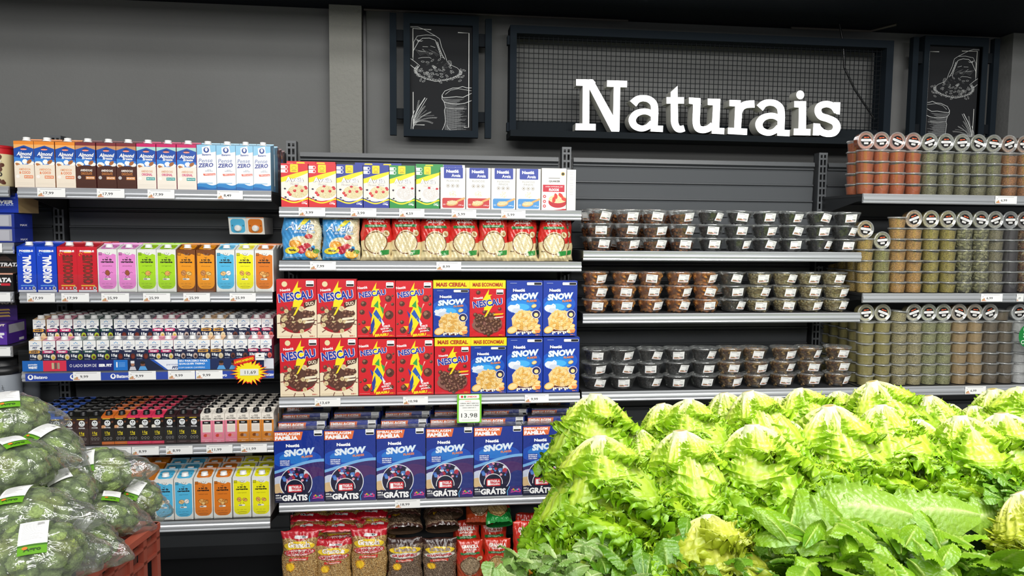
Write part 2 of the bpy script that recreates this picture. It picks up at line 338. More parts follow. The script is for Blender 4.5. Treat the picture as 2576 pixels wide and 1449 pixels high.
# ------------------------------------------------------------------ gondola bays
def bay(x0,x1,label,ztop=1.862,slats=True):
    r=link('shelving_bay',None); r.location=(x0,YB,0); tag(r,label,'shelving','shelving bays along the wall')
    mb=MB(); W=x1-x0; z=ztop-.022; n=0
    mb.box(.03,.0,0,W-.03,.02,ztop-.03,'#2b2d30')
    # top lip, then slats with a bead groove between
    pr=[(0,ztop-.028),(-.016,ztop-.026),(-.020,ztop-.045),(-.004,ztop-.052)]
    zz=ztop-.052; pitch=.076
    while zz>.1:
        pr += [(-.004,zz),(-.013,zz-.004),(-.013,zz-.008),(-.003,zz-.012),(-.002,zz-.014),(-.009,zz-.020),(-.002,zz-pitch)]; zz-=pitch
    vs=[];fs=[]
    for y,z in pr: vs += [(.035,y,z),(W-.035,y,z)]
    for i in range(len(pr)-1): fs.append((2*i,2*i+2,2*i+3,2*i+1))
    mb.add(vs,fs,'#505356'); link('back_panel',mb.mesh('back_panel',M_BLACKM),r)
    for k,x in enumerate((0,)if x1<4 else (0,W)):
        mb=MB(); u=.021
        for a,b in ((-u,-u+.007),(-.0035,.0035),(u-.007,u)): mb.box(x+a,-.03,0,x+b,-.026,ztop+.02,'#5b5e61')
        z=.02
        while z<ztop+.01: mb.box(x-u-.0003,-.0305,z,x+u+.0003,-.0265,z+.009,'#5b5e61'); z+=.0345
        mb.box(x-u-.0003,-.0305,ztop+.01,x+u+.0003,-.0265,ztop+.02,'#5b5e61')
        mb.box(x-u,-.0255,0,x-u+.003,.02,ztop+.02,'#3c3e41'); mb.box(x+u-.003,-.0255,0,x+u,.02,ztop+.02,'#3c3e41'); mb.box(x-u,.017,0,x+u,.02,ztop+.02,'#15171a')
        link('slotted_upright',mb.mesh('slotted_upright',M_METAL),r)
    mb=MB(); mb.box(.01,YF-YB+.06,0,W-.01,0,.006,'#17181a'); link('kick_base',mb.mesh('kick_base',M_BLACKM),r)
XA,XB_,XC,XD=-1.555,-.588,.634,1.873
bay(-2.6,XA,'dark slotted bay at far left, behind the tin and protein boxes')
bay(XA,XB_,'dark slotted bay behind the plant milk cartons')
bay(XB_,XC,'dark slotted bay behind the oat and cereal boxes')
bay(XC,XD,'dark slotted bay behind the clear nut tubs')
bay(XD,XD+1.24,'dark slotted bay behind the spice cups at right')
def shelf(x0,x1,z,label,front=YF,left=True,blue=False):
    r=link('shelf',None); r.location=(x0,front,z); tag(r,label,'shelf','shelves with aluminium price rails'); W=x1-x0; D=YB-.032-front
    mb=MB(); mb.box(.004,.004,-.012,W-.004,D,-.001,'#2a2b2d'); mb.box(.004,.004,-.034,W-.004,.02,-.012,'#1b1c1e'); link('board',mb.mesh('board',M_BLACKM),r)
    mb=MB(); pr=[(.004,.000),(-.001,.0005),(-.006,-.004),(-.0045,-.012),(-.0085,-.017),(-.0095,-.022),(-.0085,-.027),(-.0045,-.031),(-.0065,-.036),(-.003,-.041),(.004,-.041)]
    vs=[];fs=[]
    for y,z_ in pr: vs += [(0,y,z_),(W,y,z_)]
    for i in range(len(pr)-1): fs.append((2*i,2*i+2,2*i+3,2*i+1))
    n=len(pr); fs += [tuple(2*i for i in range(n)), tuple(2*i+1 for i in range(n-1,-1,-1))]
    mb.add(vs,fs,'#c9ccd0'); link('price_rail',mb.mesh('price_rail',M_RAIL),r)
    for x in (0.006,W-.009):
        mb=MB(); v=[(x,.01,-.002),(x,D,-.002),(x,D,-.075),(x,D-.05,-.075),(x,.06,-.034),(x,.01,-.03)]; v2=[(a+.003,b,c) for a,b,c in v]
        mb.add(v+v2,[(0,1,2,3,4,5),(11,10,9,8,7,6)]+[(i,(i+1)%6,(i+1)%6+6,i+6) for i in range(6)],'#232527'); link('bracket',mb.mesh('bracket',M_BLACKM),r)
    return r
def rx(px,k): return gx(px,ZS[k]-.02,YF)
for k,a,b,l in (('S1',46,683,'top shelf of the left bay, carrying almond and zero cartons'),('S2',51,686,'left bay shelf carrying blue, red and pastel nut drink cartons'),('S3',57,689,'left bay shelf with the blue banner and small white protein cartons'),('S4',60,689,'left bay shelf carrying the small black protein cartons'),('S5',60,680,'lowest visible left bay shelf carrying bright nut drink cartons'),
    ('C1',703,1462,'top middle shelf carrying small oat boxes'),('C2',703,1462,'middle shelf carrying bags of oats'),('C3',703,1458,'middle shelf carrying two layers of cereal boxes'),('C4',703,1458,'middle shelf carrying the family size blue cereal boxes'),
    ('R1',1467,2165,'upper nut shelf, with almond and dark tubs'),('R2',1466,2162,'second nut shelf, with apricot and seed tubs'),('R3',1463,2162,'lowest nut shelf, just above the lettuce'),
    ('F1',2170,2900,'top spice shelf at right'),('F2',2169,2900,'middle spice shelf at right'),('F3',2166,2900,'lower spice shelf at right, behind the lettuce')):
    shelf(rx(a,k),rx(b,k),ZS[k],l)
for z,px,l in ((1.6469,22,'far left shelf under the chocolate tin'),(1.36,33,'far left shelf under the blue protein box'),(1.2470,33,'far left shelf under the black box, with clear divider'),(1.0,30,'far left shelf under the purple peanut box')):
    pass
LF=[(gz(10,468,YF),23,'far left shelf under the chocolate tin'),(gz(15,611,YF),34,'far left shelf under the blue protein bar box'),(gz(15,734,YF),34,'far left shelf under the black box'),(gz(15,871,YF),31,'far left shelf under the purple peanut box')]
for z,px,l in LF: shelf(-2.3,gx(px,z,YF),z,l)
ZJ=gz(40,903,3.05)-.293
shelf(-2.3,-1.565,ZJ,'far left low shelf under the grey shaker jars')
shelf(XB_+.01,XC-.01,.021,'bottom base deck under the granola bags')
# ================================================================== carton meshes
def carton(w,h,d,front,side,top,art,capcol='#f4f4f2',capr=.0125,caph=.013,slope=.012,mat=None,tart=None):
    """gable-less brick: front top edge lower than the rear; base centre front at origin, front face at y=0"""
    mb=MB(); x=w/2; zf=h-slope; b=.0015
    v=[(-x,0,0),(x,0,0),(x,d,0),(-x,d,0),(-x,0,zf),(x,0,zf),(x,d,h),(-x,d,h)]
    mb.add(v,[(0,1,5,4),(1,2,6,5),(2,3,7,6),(3,0,4,7),(4,5,6,7),(3,2,1,0)],[front,side,side,side,top,side])
    # folded ear seams on the sides and rear top seam
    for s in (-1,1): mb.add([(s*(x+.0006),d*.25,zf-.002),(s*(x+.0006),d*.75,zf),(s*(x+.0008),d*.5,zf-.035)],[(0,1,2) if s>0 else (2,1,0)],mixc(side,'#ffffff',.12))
    mb.box(-x,d-.003,h-.0004,x,d,h+.003,mixc(top,'#ffffff',.15))
    art(Pan(mb,(-x,0,0),(w,0,0),(0,0,zf)))
    if tart: tart(Pan(mb,(-x,0,zf),(w,0,0),(0,d,slope)))
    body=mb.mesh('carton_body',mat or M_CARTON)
    mc=MB(); s=math.atan2(slope,d); cy,cz=d*.36,zf+slope*.36
    n=18; pr=[(capr*1.18,-.001),(capr*1.18,.002),(capr,.003),(capr,caph-.001),(capr*.9,caph)]
    mc.lathe(pr,n,capcol,cy=cy,cz=cz,cap1=True); cap=mc.mesh('cap',M_PLAST)
    return T('drink_carton','drink carton',('carton_body',body),('cap',cap))
def wave(a,b,c,p=0.): return lambda u: a+b*math.sin(u*c+p)
def almond(topc,upc,lowc,l1,l2,c1,c2,badge,txt='#ffffff'):
    def art(p):
        p.rect(0,.93,1,1,topc); p.rect(0,.72,1,.93,upc); p.rect(0,0,1,.56,lowc)
        p.poly([(0,.52),(1,.5),(1,.84),(.52,.91),(0,.84)],'#1d4fa8'); p.poly([(0,.5),(1,.5),(1,.6),(0,.66)],'#3f86d8')
        p.disc(.5,.845,.15,'#20306e',ry=.07); p.disc(.5,.825,.17,'#e8744a',ry=.045); p.text('blue diamond',.5,.825,.26,.018,'#fff')
        p.text('Almond',.53,.73,.74,.085,'#ffffff',.03,shear=.25,edge='#16387c'); p.text('Breeze',.58,.66,.5,.055,'#ffffff',.03,shear=.2,edge='#16387c')
        p.disc(.2,.52,.2,'#fbf6ea',ry=.13,wob=.1); p.disc(.55,.56,.14,'#fffdf5',ry=.12,wob=.15); p.disc(.85,.53,.17,'#fbf6ea',ry=.1,wob=.1)
        p.disc(.76,.56,.15,'#a8683a',ry=.09,rot=.7); p.disc(.2,.49,.16,'#b9794a',ry=.08,rot=-.5)
        p.rect(0,0,1,.44,lowc); p.disc(.5,.42,.5,lowc,ry=.2)
        p.text(l1,.52,.395,.6,.05,c1,.03); p.text(l2,.52,.325,.56,.058,c2,.04)
        p.rect(.48,.2,.93,.265,badge); p.text('SEM LACTOSE',.7,.233,.38,.03,'#ffffff',.01); p.disc(.16,.24,.09,mixc(lowc,'#ffffff',.5))
        p.rect(.1,.1,.9,.103,mixc(lowc,'#000000',.25)); p.rect(.1,.07,.9,.073,mixc(lowc,'#000000',.25))
    return art
def zero(p):
    p.rect(0,0,1,1,'#eef1f0'); p.rect(0,.78,1,1,'#8cc4e2'); p.poly([(0,.78),(1,.86),(1,.78)],'#eef1f0')
    p.poly([(.3,.72),(.75,.77),(.68,.99),(.27,.95)],'#f4f5f4'); p.disc(.5,.89,.15,'#20418f',n=16); p.disc(.5,.9,.07,'#eef1f0',ry=.1); p.text('Batavo',.51,.79,.46,.045,'#20418f',.03,rot=.05)
    p.text('Pense',.46,.66,.72,.085,'#5e6ea8',.0,shear=.2,rot=.06); p.text('ZERO',.46,.555,.78,.09,'#2b3690',.03,shear=.2,rot=.06)
    p.text('LEITE',.62,.45,.2,.02,'#5a6390'); p.text('DESNATADO',.62,.425,.4,.022,'#5a6390'); p.poly([(.3,.365),(.95,.38),(.95,.335),(.34,.32)],'#e0705a'); p.text('ZERO LACTOSE',.66,.35,.52,.024,'#fff',.01)
    p.disc(.6,.25,.35,'#f8faf8',ry=.1,wob=.1); p.band(lambda u:0,wave(.14,.03,6),'#2f86c6'); p.band(lambda u:0,wave(.06,.02,5,1),'#1c66ac'); p.rect(.08,.15,.8,.17,'#9fc3dc')
def possible(bg,word,wc,acc,edge=None):
    def art(p):
        p.text('POSSIBLE',.5,.905,.72,.045,'#ffffff',.06); p.rect(.35,.865,.7,.885,acc); p.ring(.18,.83,.09,.02,acc,a1=250)
        v,f=tmesh(word,.05)
        def placed(col,g,l):
            vs=[p.P(.52-y*(.46+g), .5+x*(.62+g*.3)) for x,y in v]; p.mb.add(vs,f,col); p.l+=2
        if edge: placed(edge,.05,0)
        placed(wc,0,0)
        p.rect(.16,.13,.86,.155,acc)
        for k in range(3): p.disc(.22+.2*k,.085,.05,mixc(bg,'#ffffff',.55),n=10)
        p.disc(.84,.085,.09,'#f0f0f0',n=14); p.disc(.84,.085,.06,'#555555',n=12); p.rect(.02,.0,.96,.045,'#dcdde4')
    return art
def castanha(frame,pan,flavor,blob,txt='#1e1a1a'):
    def art(p):
        p.rr(.05,.07,.95,.86,.3,pan); p.poly([(.05,.6),(.95,.6),(.95,.875),(.8,.9),(.68,.865),(.5,.875),(.3,.91),(.12,.9),(.05,.875)],pan)
        p.rect(.06,.86,.24,.93,mixc(pan,'#000000',.55)); p.text('90%',.15,.9,.12,.03,pan,.03); p.ring(.52,.925,.13,.02,'#777777',a0=180,a1=360); p.text('T',.52,.915,.06,.025,'#333')
        p.poly([(.4,.83),(.5,.8),(.6,.83),(.5,.815)],txt)
        p.text('a tal da',.5,.765,.48,.045,txt,.05); p.text('castanha',.5,.71,.66,.046,txt,.06); p.text(flavor,.5,.615,.5,.028,mixc(txt,pan,.25),.01)
        for (x,y,r,ry,c,ro) in blob: p.disc(x,y,r+.015,mixc(txt,pan,.2),ry=ry+.015,rot=ro,n=14); p.disc(x,y,r,c,ry=ry,rot=ro,n=14)
        for s in (-1,1): p.line([(.5+s*.08,.42),(.5+s*.2,.47),(.5+s*.28,.45)],.0012,txt); p.line([(.5+s*.06,.38),(.5+s*.1,.34),(.5+s*.14,.34)],.0012,txt)
        p.rr(.3,.285,.66,.325,.04,'#f2f2ea'); p.rr(.32,.295,.5,.315,.02,'#555555')
        for k in range(3): p.rect(.2+.2*k,.2,.34+.2*k,.203,mixc(txt,pan,.3)); p.rect(.2+.2*k,.185,.34+.2*k,.188,mixc(txt,pan,.3))
        p.line([(.24,.125),(.36,.135),(.5,.138),(.64,.135),(.76,.125)],.001,txt); p.rect(.3,.095,.7,.102,mixc(txt,pan,.3)); p.text('1L',.06,.02,.07,.018,'#555555'); p.rect(.12,.012,.9,.02,'#9a9a96')
    return art
NUT='#e3a95a'
CK={}
CW,CH,CDp=.0715,.187,.07
CK['coco']=carton(CW,CH,CDp,'#f0e2cf','#a8622a','#e8923a',almond('#e8892e','#f0b067','#efe2cf','AMENDOA','& COCO','#e6a070','#e07a44','#e58a55'))
CK['choc']=carton(CW,CH,CDp,'#5a3024','#64282c','#6e2c30',almond('#7c3033','#c98f62','#4c2a20','AMENDOAS','CHOCOLATE','#f2e8dc','#c47c40','#d89050'))
CK['orig']=carton(CW,CH,CDp,'#f0e6d8','#c03a68','#c42a66',almond('#c81e63','#a9d6cb','#efe6d8','AMENDOAS','ORIGINAL','#d8a080','#d0447a','#2c9a98'))
CK['zero']=carton(CW,CH,CDp,'#eef1f0','#7db8da','#9ccbe4',zero)
CK['pblue']=carton(.0715,.19,.07,'#1446c8','#1040bc','#1648cc',possible('#1446c8','ORIGINAL','#ffffff','#6aa4ee'),slope=.015)
CK['pred']=carton(.0715,.19,.07,'#d01f2e','#b81a28','#cc2230',possible('#d01f2e','CHOCOLATE','#7a3428','#f6c23a','#4a1a14'),slope=.015)
WF='#eeeee8'
def cast(fr,pn,fl,bl): 
    def ta(p): p.rect(0,0,1,1,fr); p.rr(.1,.08,.9,.9,.18,pn); p.disc(.2,.5,.05,mixc(pn,'#000000',.5)); p.disc(.8,.5,.05,mixc(pn,'#000000',.5))
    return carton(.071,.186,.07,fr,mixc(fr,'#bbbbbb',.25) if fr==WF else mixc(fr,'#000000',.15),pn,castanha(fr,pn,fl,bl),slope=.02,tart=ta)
CK['pink']=cast(WF,'#e98ad0','amendoa',[(.5,.45,.11,.15,'#9a5634',.2)])
CK['lime']=cast(WF,'#a9dc22','original',[(.55,.44,.14,.13,NUT,.4)])
CK['cho']=cast('#7a441c','#f09a1c','choconuts',[(.36,.45,.13,.14,'#c98a50',.2),(.64,.44,.14,.1,'#e8c070',-.3)])
CK['cyan']=cast(WF,'#54bbe6','caju+coco',[(.38,.44,.15,.12,'#e9c084',.2),(.66,.45,.13,.13,'#f4f0ec',.2)])
CK['yell']=cast(WF,'#f4ee1c','caju+pará',[(.34,.45,.11,.13,'#e8a85a',.5),(.66,.44,.13,.09,NUT,-.4)])
CK['oran']=cast(WF,'#e27c22','mixed nuts',[(.4,.44,.14,.12,'#f0b060',.3),(.62,.42,.15,.1,'#d89040',-.4),(.5,.38,.1,.08,'#f4c880',0)])
def juice(p):
    p.rect(0,.0,1,.55,'#1f3f86'); p.poly([(0,.45),(1,.62),(1,.55),(0,.38)],'#f4f4f4'); p.disc(.5,.3,.3,'#f08a1c'); p.text('integral',.5,.8,.7,.08,'#fff',.03)
CK['juice']=carton(.072,.19,.07,'#e8861e','#e08018','#ea8c24',juice,slope=.02)
def parmalat(acc,prot,fruit,txt2='WHEY',wt='#ffffff'):
    def art(p):
        for k,a in ((-1,.9),(0,.925),(1,.9)): p.disc(.47+k*.11,a+.01,.06,'#4a9ad8',ry=.035,rot=k*.6+PI/2,n=8)
        p.text('parmalat',.47,.835,.7,.055,'#3a5a98',.01); p.text('FIT',.47,.76,.36,.06,'#1c2f66',.05,shear=.3)
        p.poly([(0,0),(1,0),(1,.66),(.5,.70),(0,.66)],'#1d2747')
        p.poly([(0,.57),(.78,.57),(.86,.61),(.8,.67),(.05,.67),(0,.63)],acc); p.text(txt2,.42,.62,.62,.06,wt,.06)
        p.text(prot,.32,.47,.46,.115,'#ffffff',.05); p.text('PROTEINA',.3,.36,.44,.03,'#b8c4e4',.02)
        p.disc(.8,.44,.19,fruit[0],ry=.24,n=16); p.disc(.82,.42,.11,fruit[1],ry=.13,n=12); p.poly([(.82,.74),(1,.66),(1,.79)],'#1d2747')
        p.rect(0,0,1,.06,mixc(acc,'#000000',.2))
    return art
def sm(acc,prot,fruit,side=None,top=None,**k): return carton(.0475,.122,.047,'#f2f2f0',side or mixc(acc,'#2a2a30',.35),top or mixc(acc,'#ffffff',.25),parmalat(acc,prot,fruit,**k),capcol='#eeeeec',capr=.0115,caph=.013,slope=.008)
PK={'gold':sm('#e6a848','15g',('#ecdcb8','#e4c890'),wt='#1d2747'),'pinkb':sm('#d83a76','15g',('#f0e2b8','#e8c040')),'green':sm('#24504a','15g',('#b8c838','#7a4a24')),
    'brown':sm('#2a2c50','15g',('#6e2c22','#8a4030')),'coffee':sm('#3a3350','15g',('#c8b0a4','#4c3028')),'d23':sm('#20243e','23g',('#6e3c30','#3a2424'),txt2='PLENTOTAL'),'r23':sm('#c82c5c','23g',('#e06a62','#c0342c'),txt2='PLENTOTAL')}
def power(topc,base,fruit):
    def art(p):
        p.rect(0,0,1,1,base); p.rect(0,.93,1,1,topc); p.rect(.1,.9,.7,.925,'#e8c83a')
        p.disc(.15,.62,.2,fruit,ry=.16); p.rect(0,.35,1,.58,base); p.disc(.86,.8,.1,'#6a4028',ry=.08,rot=.6)
        p.disc(.48,.76,.245,'#e9ecec',n=20); p.disc(.4,.79,.06,'#333333',n=8); p.disc(.56,.79,.06,'#333333',n=8); p.disc(.48,.74,.05,'#333333',ry=.03,n=8); p.line([(.36,.7),(.48,.68),(.6,.7)],.001,'#333333')
        p.text('POWER',.48,.6,.5,.05,'#e4e4e4',.03); p.text('15g',.46,.41,.4,.11,'#f2dc1e',.02); p.rect(.26,.33,.66,.345,'#f2dc1e')
        for k in range(3): p.ring(.24+.24*k,.22,.09,.02,'#b8b4b0',n=12); p.rect(.16+.24*k,.155,.32+.24*k,.16,'#b8b4b0')
        p.rect(0,0,1,.1,topc if topc!='#20201c' else base); p.rect(.2,.05,.8,.056,'#b0a8a4')
    return art
def dk(topc,base,fruit): return carton(.0495,.125,.047,base,mixc(base,topc,.2),topc,power(topc,base,fruit),capcol='#18181a',capr=.012,caph=.014,slope=.012)
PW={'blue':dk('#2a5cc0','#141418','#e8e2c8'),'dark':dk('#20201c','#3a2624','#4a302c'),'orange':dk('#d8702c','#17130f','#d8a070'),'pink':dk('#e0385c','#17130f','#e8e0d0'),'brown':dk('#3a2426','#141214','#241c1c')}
def plant(col,fr):
    def art(p):
        p.text('PLANT',.58,.94,.3,.03,'#222',.03); p.text('POWER',.58,.9,.3,.03,'#222',.03); p.ring(.28,.92,.09,.025,'#222',n=10,a0=180,a1=360); p.text('PROTEIN',.5,.83,.76,.055,'#222222',.03)
        p.rect(0,0,1,.77,col); p.rect(.17,.35,.85,.74,'#efe4d8'); p.rect(.17,.64,.85,.75,'#1a1a1a'); p.text('16g',.5,.695,.3,.06,'#ffffff',.03)
        for k in range(4): p.rect(.26,.58-.045*k,.76,.585-.045*k,'#9a8a80')
        p.disc(.4,.24,.16,fr,ry=.13,rot=.3,n=14); p.disc(.64,.23,.14,mixc(fr,'#ffffff',.25),ry=.12,rot=-.4,n=14); p.rect(.1,.09,.9,.1,mixc(col,'#ffffff',.5)); p.text('250 ml',.5,.04,.3,.02,'#fff',.02)
    return art
PW['ppink']=carton(.0495,.127,.047,'#efe8dc','#e4dccf','#efe8dc',plant('#e8839a','#d8402c'),capcol='#18181a',capr=.012,caph=.014,slope=.012)
PW['porg']=carton(.0495,.127,.047,'#efe8dc','#e4dccf','#efe8dc',plant('#d98734','#8a4a1c'),capcol='#18181a',capr=.012,caph=.014,slope=.012)
def edges(zm,y0,key,xs,Y):   # zoomed-column list -> world X list on plane Y
    return [gx(x/zm,ZS[key],Y) for x in xs]
def desc_row(k,n): return 'leftmost' if k==0 else ('rightmost' if k==n-1 else ORD[k]+' from left')
NAMES={'coco':'tan coconut almond carton','choc':'brown chocolate almond carton','orig':'pink topped almond carton','zero':'pale blue and white milk carton','pblue':'bright blue carton','pred':'bright red carton',
 'pink':'white carton with pink panel','lime':'white carton with lime green panel','cho':'brown carton with orange panel','cyan':'white carton with sky blue panel','yell':'white carton with yellow panel','oran':'white carton with orange panel','juice':'orange juice carton with blue base'}
def row(kinds,xs,key,shname,Y,depthrows=1,pitch=.073,w=.0715,group=None,names=NAMES,kit=CK,z=None,jit=.004,tier=''):
    n=len(kinds); zz=ZS[key] if z is None else z
    for r in range(depthrows):
        for i,k in enumerate(kinds):
            X0,X1=xs[i],xs[i+1]; wd=min(X1-X0,w*1.02)-.001; cx=(X0+X1)/2 if X1-X0<w*1.2 else X0+w*.55
            pl='leftmost' if i==0 else 'rightmost' if i==n-1 else ORD[i]+' from left'
            lb=f'{names[k]}, {pl}, {tier}{"front row" if r==0 else ORD[r]+" row"}, {shname}'
            g=group if r==0 else group+', rows behind'
            put(kit[k],lb,(cx+(random.uniform(-jit,jit)*.3 if r else 0),Y+r*pitch+random.uniform(0,jit),zz),(0,0,random.uniform(-.02,.02) if kit is CK else random.uniform(-.012,.012)),(wd/w,1,1),g)
z1=3.5778
k1=['coco']*3+['choc']*3+['orig']*3+['zero']*4
row(k1,edges(z1,0,'S1',[135,315,505,683,875,1052,1236,1410,1597,1775,1950,2127,2283,2440],3.02),'S1','top left shelf',3.02,2,group='almond and milk cartons on the top left shelf')
for i in range(3): put(CK['choc'],f'dark maroon carton at right end of top left shelf, {ORD[i]} from front',(XB_-.06,3.115+i*.073+.001,ZS['S1']),(0,0,.02*i),(1,1,1),'maroon cartons at the right end of the top left shelf')
k2=['pblue']*2+['pred']*2+['pink']*2+['lime']*2+['cho']*2+['cyan','yell','oran']
row(k2,edges(z1,0,'S2',[160,333,523,703,885,1063,1236,1415,1590,1768,1945,2120,2295,2465],3.02),'S2','second left shelf',3.02,3,group='nut drink cartons on the second left shelf')
for i,k in enumerate(('cyan','oran')):
    X=gx((599,643)[i],ZS['S2']+.22,3.16); put(CK[k],f'{NAMES[k]}, lying on top of the second left shelf row',(X,3.335,ZS['S2']+.191+.037),(PI/2,0,0),(1,1,1),None)
k3=['gold']+['pinkb']*2+['green']*3+['brown']*3+['pinkb']*2+['coffee']*2+['gold']*2+['d23']*2+['r23']*2
PN={'gold':'white carton with gold band','pinkb':'white carton with pink band','green':'white carton with avocado picture','brown':'white carton with navy band','coffee':'white carton with mauve band','d23':'white 23g carton, black corner','r23':'white 23g carton, red corner'}
lo=[262,385,510,633,750,872,990,1110,1222,1340,1452,1565,1672,1782,1897,2015,2120,2232,2345,2450]
hi=[303,430,545,668,788,905,1030,1150,1265,1378,1490,1600,1708,1815,1925,2037,2145,2258,2360,2465]
row(k3,edges(z1,0,'S3',lo,3.022),'S3','third left shelf',3.022,1,.05,.0475,'lower tier of small protein cartons',PN,PK,tier='lower tier ')
row(k3,edges(z1,0,'S3',hi,3.085),'S3','third left shelf',3.085,5,.049,.0475,'raised tier of small protein cartons',PN,PK,z=ZS['S3']+.076,tier='raised tier ')
mb=MB(); mb.box(edges(z1,0,'S3',[303],3.09)[0],3.081,ZS['S3'],edges(z1,0,'S3',[2465],3.09)[0],3.33,ZS['S3']+.0755,'#e9e9ea'); tag(link('riser_tray',mb.mesh('riser_tray',M_CARD)),'white card riser lifting the rear tier of small white protein cartons','riser')
k4=['blue']*3+['dark']*3+['orange']*2+['pink']*3+['brown']*3+['ppink']*3+['porg']*3
QN={'blue':'black carton with blue top','dark':'small dark brown carton','orange':'black carton with orange top','pink':'black carton with pink top','brown':'black carton with maroon top','ppink':'small cream and pink carton','porg':'small cream and orange carton'}
x4=[215,333,455,577,687,803,915,1030,1145,1255,1368,1480,1588,1698,1807,1915,2025,2135,2245,2355,2466]
row(k4,edges(z1,0,'S4',x4,3.022),'S4','fourth left shelf',3.022,6,.05,.0495,'small dark protein cartons on the fourth left shelf',QN,PW)
k5=['juice','juice','cyan','cyan','oran','oran','yell','yell']
x5=[865,1010,1155,1300,1445,1590,1733,1877,2018]
row(k5[2:],edges(2.9625,0,'S5',x5[2:],3.02),'S5','lowest left shelf',3.02,3,group='nut drink cartons on the lowest left shelf')
for i in range(2):
    for r in range(3):
        X=gx(((355,398)[i])-4*r,ZS['S5'],3.13); put(CK['juice'],f'orange juice carton with blue base, {("left","right")[i]} column, {ORD[r]} from front, behind broccoli',(X-.012*i,3.1+r*.073,ZS['S5']),(0,0,0),(1,1,1),'orange juice cartons on the lowest left shelf')
put(CK['yell'],'yellow-panelled carton raised on the rear of the lowest left shelf',(gx(622,.5,3.3),3.24,ZS['S5']+.19),(0,0,0))
# clear fences in front of shelves
def fence(px0,px1,key,hh,label,z0=0,y=3.0):
    x0=gx(px0,ZS[key],y); x1=gx(px1,ZS[key],y); mb=MB(); mb.box(x0,y-.012,ZS[key]-.002+z0,x1,y-.0105,ZS[key]+hh,'#ffffff'); tag(link('shelf_fence',mb.mesh('shelf_fence',M_ACRYL)),label,'shelf fence','clear acrylic shelf fences')
fence(48,686,'S2',.07,'clear acrylic fence across second left shelf cartons'); fence(52,690,'S3',.085,'clear acrylic fence behind the blue banner, third left shelf')
fence(185,690,'S4',.075,'clear acrylic fence before small black protein cartons'); fence(400,684,'S5',.06,'clear acrylic fence on the lowest left shelf')
# banner strip over the third left shelf
x0=gx(57,.95,2.985); x1=gx(689,.95,2.985); z0,z1b=ZS['S3']+.002,ZS['S3']+.043
mb=MB(); mb.box(x0,2.984,z0,x1,2.9865,z1b,'#26356c'); p=Pan(mb,(x0,2.984,z0),(x1-x0,0,0),(0,0,z1b-z0))
p.rect(0,0,.08,1,'#1f66b8'); p.text('parmalat',.04,.62,.035,.2,'#fff',.03); p.text('WHEYFIT',.04,.35,.035,.25,'#fff',.06); p.rect(.08,0,.17,1,'#d8324e')
for k in range(3): p.rr(.113+.011*k,.2,.122+.011*k,.8,.003,('#c8b890','#6a5a50','#a89880')[k])
p.rect(.17,0,.355,1,'#1d2470'); p.text('O LADO BOM DE',.235,.5,.105,.28,'#fff'); p.text('SER FIT',.322,.5,.052,.28,'#fff',.06); p.rect(.355,0,.41,1,'#1f72c8'); p.rect(.365,.3,.37,.8,'#fff')
for k in range(4): p.rect(.375,.35+.12*k,.4,.39+.12*k,'#7ab0e8')
p.rect(.41,0,.55,1,'#1b2440'); p.poly([(.5,1),(.62,1),(.62,0),(.56,0)],'#e8ecf4'); p.poly([(.5,1),(.515,1),(.57,0),(.56,0)],'#2a58b8')
for x in (.43,.8): p.disc(x,.55,.0075,'#a87860'); p.rect(x-.008,.66,x+.007,.9,'#e8e8ea'); p.poly([(x-.014,0),(x+.014,0),(x+.009,.35),(x-.009,.35)],'#c8c8d0') if x<.5 else None
p.text('parmalat',.59,.5,.05,.2,'#2a4a98'); p.text('FIT',.6,.22,.025,.25,'#1c2f66',.05,shear=.3); p.rect(.61,0,.74,1,'#2f7fd2')
p.text('SEU PARCEIRO PARA',.672,.85,.115,.2,'#fff',.02); p.text('QUALQUER TREINO',.666,.56,.105,.2,'#fff',.03); p.text('COM SABOR CAMPEÃO',.666,.22,.105,.16,'#e6f0ff',.02); p.rect(.74,0,.96,1,'#1d2c58'); p.rect(.96,0,1,1,'#d8dae2')
for x in (.47,.785,.835): p.disc(x,.55,.009,'#7a4c38'); p.disc(x,.72,.0095,'#241a18',ry=.006); p.poly([(x-.018,0),(x+.018,0),(x+.01,.38),(x-.01,.38)],'#5aa0dc')
tag(link('banner_strip',mb.mesh('banner_strip',M_CARD)),'blue and red printed banner strip along the third left shelf','banner')
mb=MB(); z0,z1b=ZS['S3']-.036,ZS['S3']-.007; mb.box(x0+.008,2.986,z0,x1-.001,2.9885,z1b,'#2f4aa8'); p=Pan(mb,(x0+.008,2.986,z0),(x1-x0-.009,0,0),(0,0,z1b-z0))
for x in (.02,.185,.345): p.disc(x,.5,.011,'#ffffff',n=14); p.disc(x,.55,.005,'#2f4aa8',ry=.007)
for x in (.06,.385,.78,.865,.985): p.text('Batavo',x,.5,.052,.46,'#ffffff',.03)
tag(link('brand_strip',mb.mesh('brand_strip',M_CARD)),'dark blue rail strip with white lettering, third left shelf','rail strip')
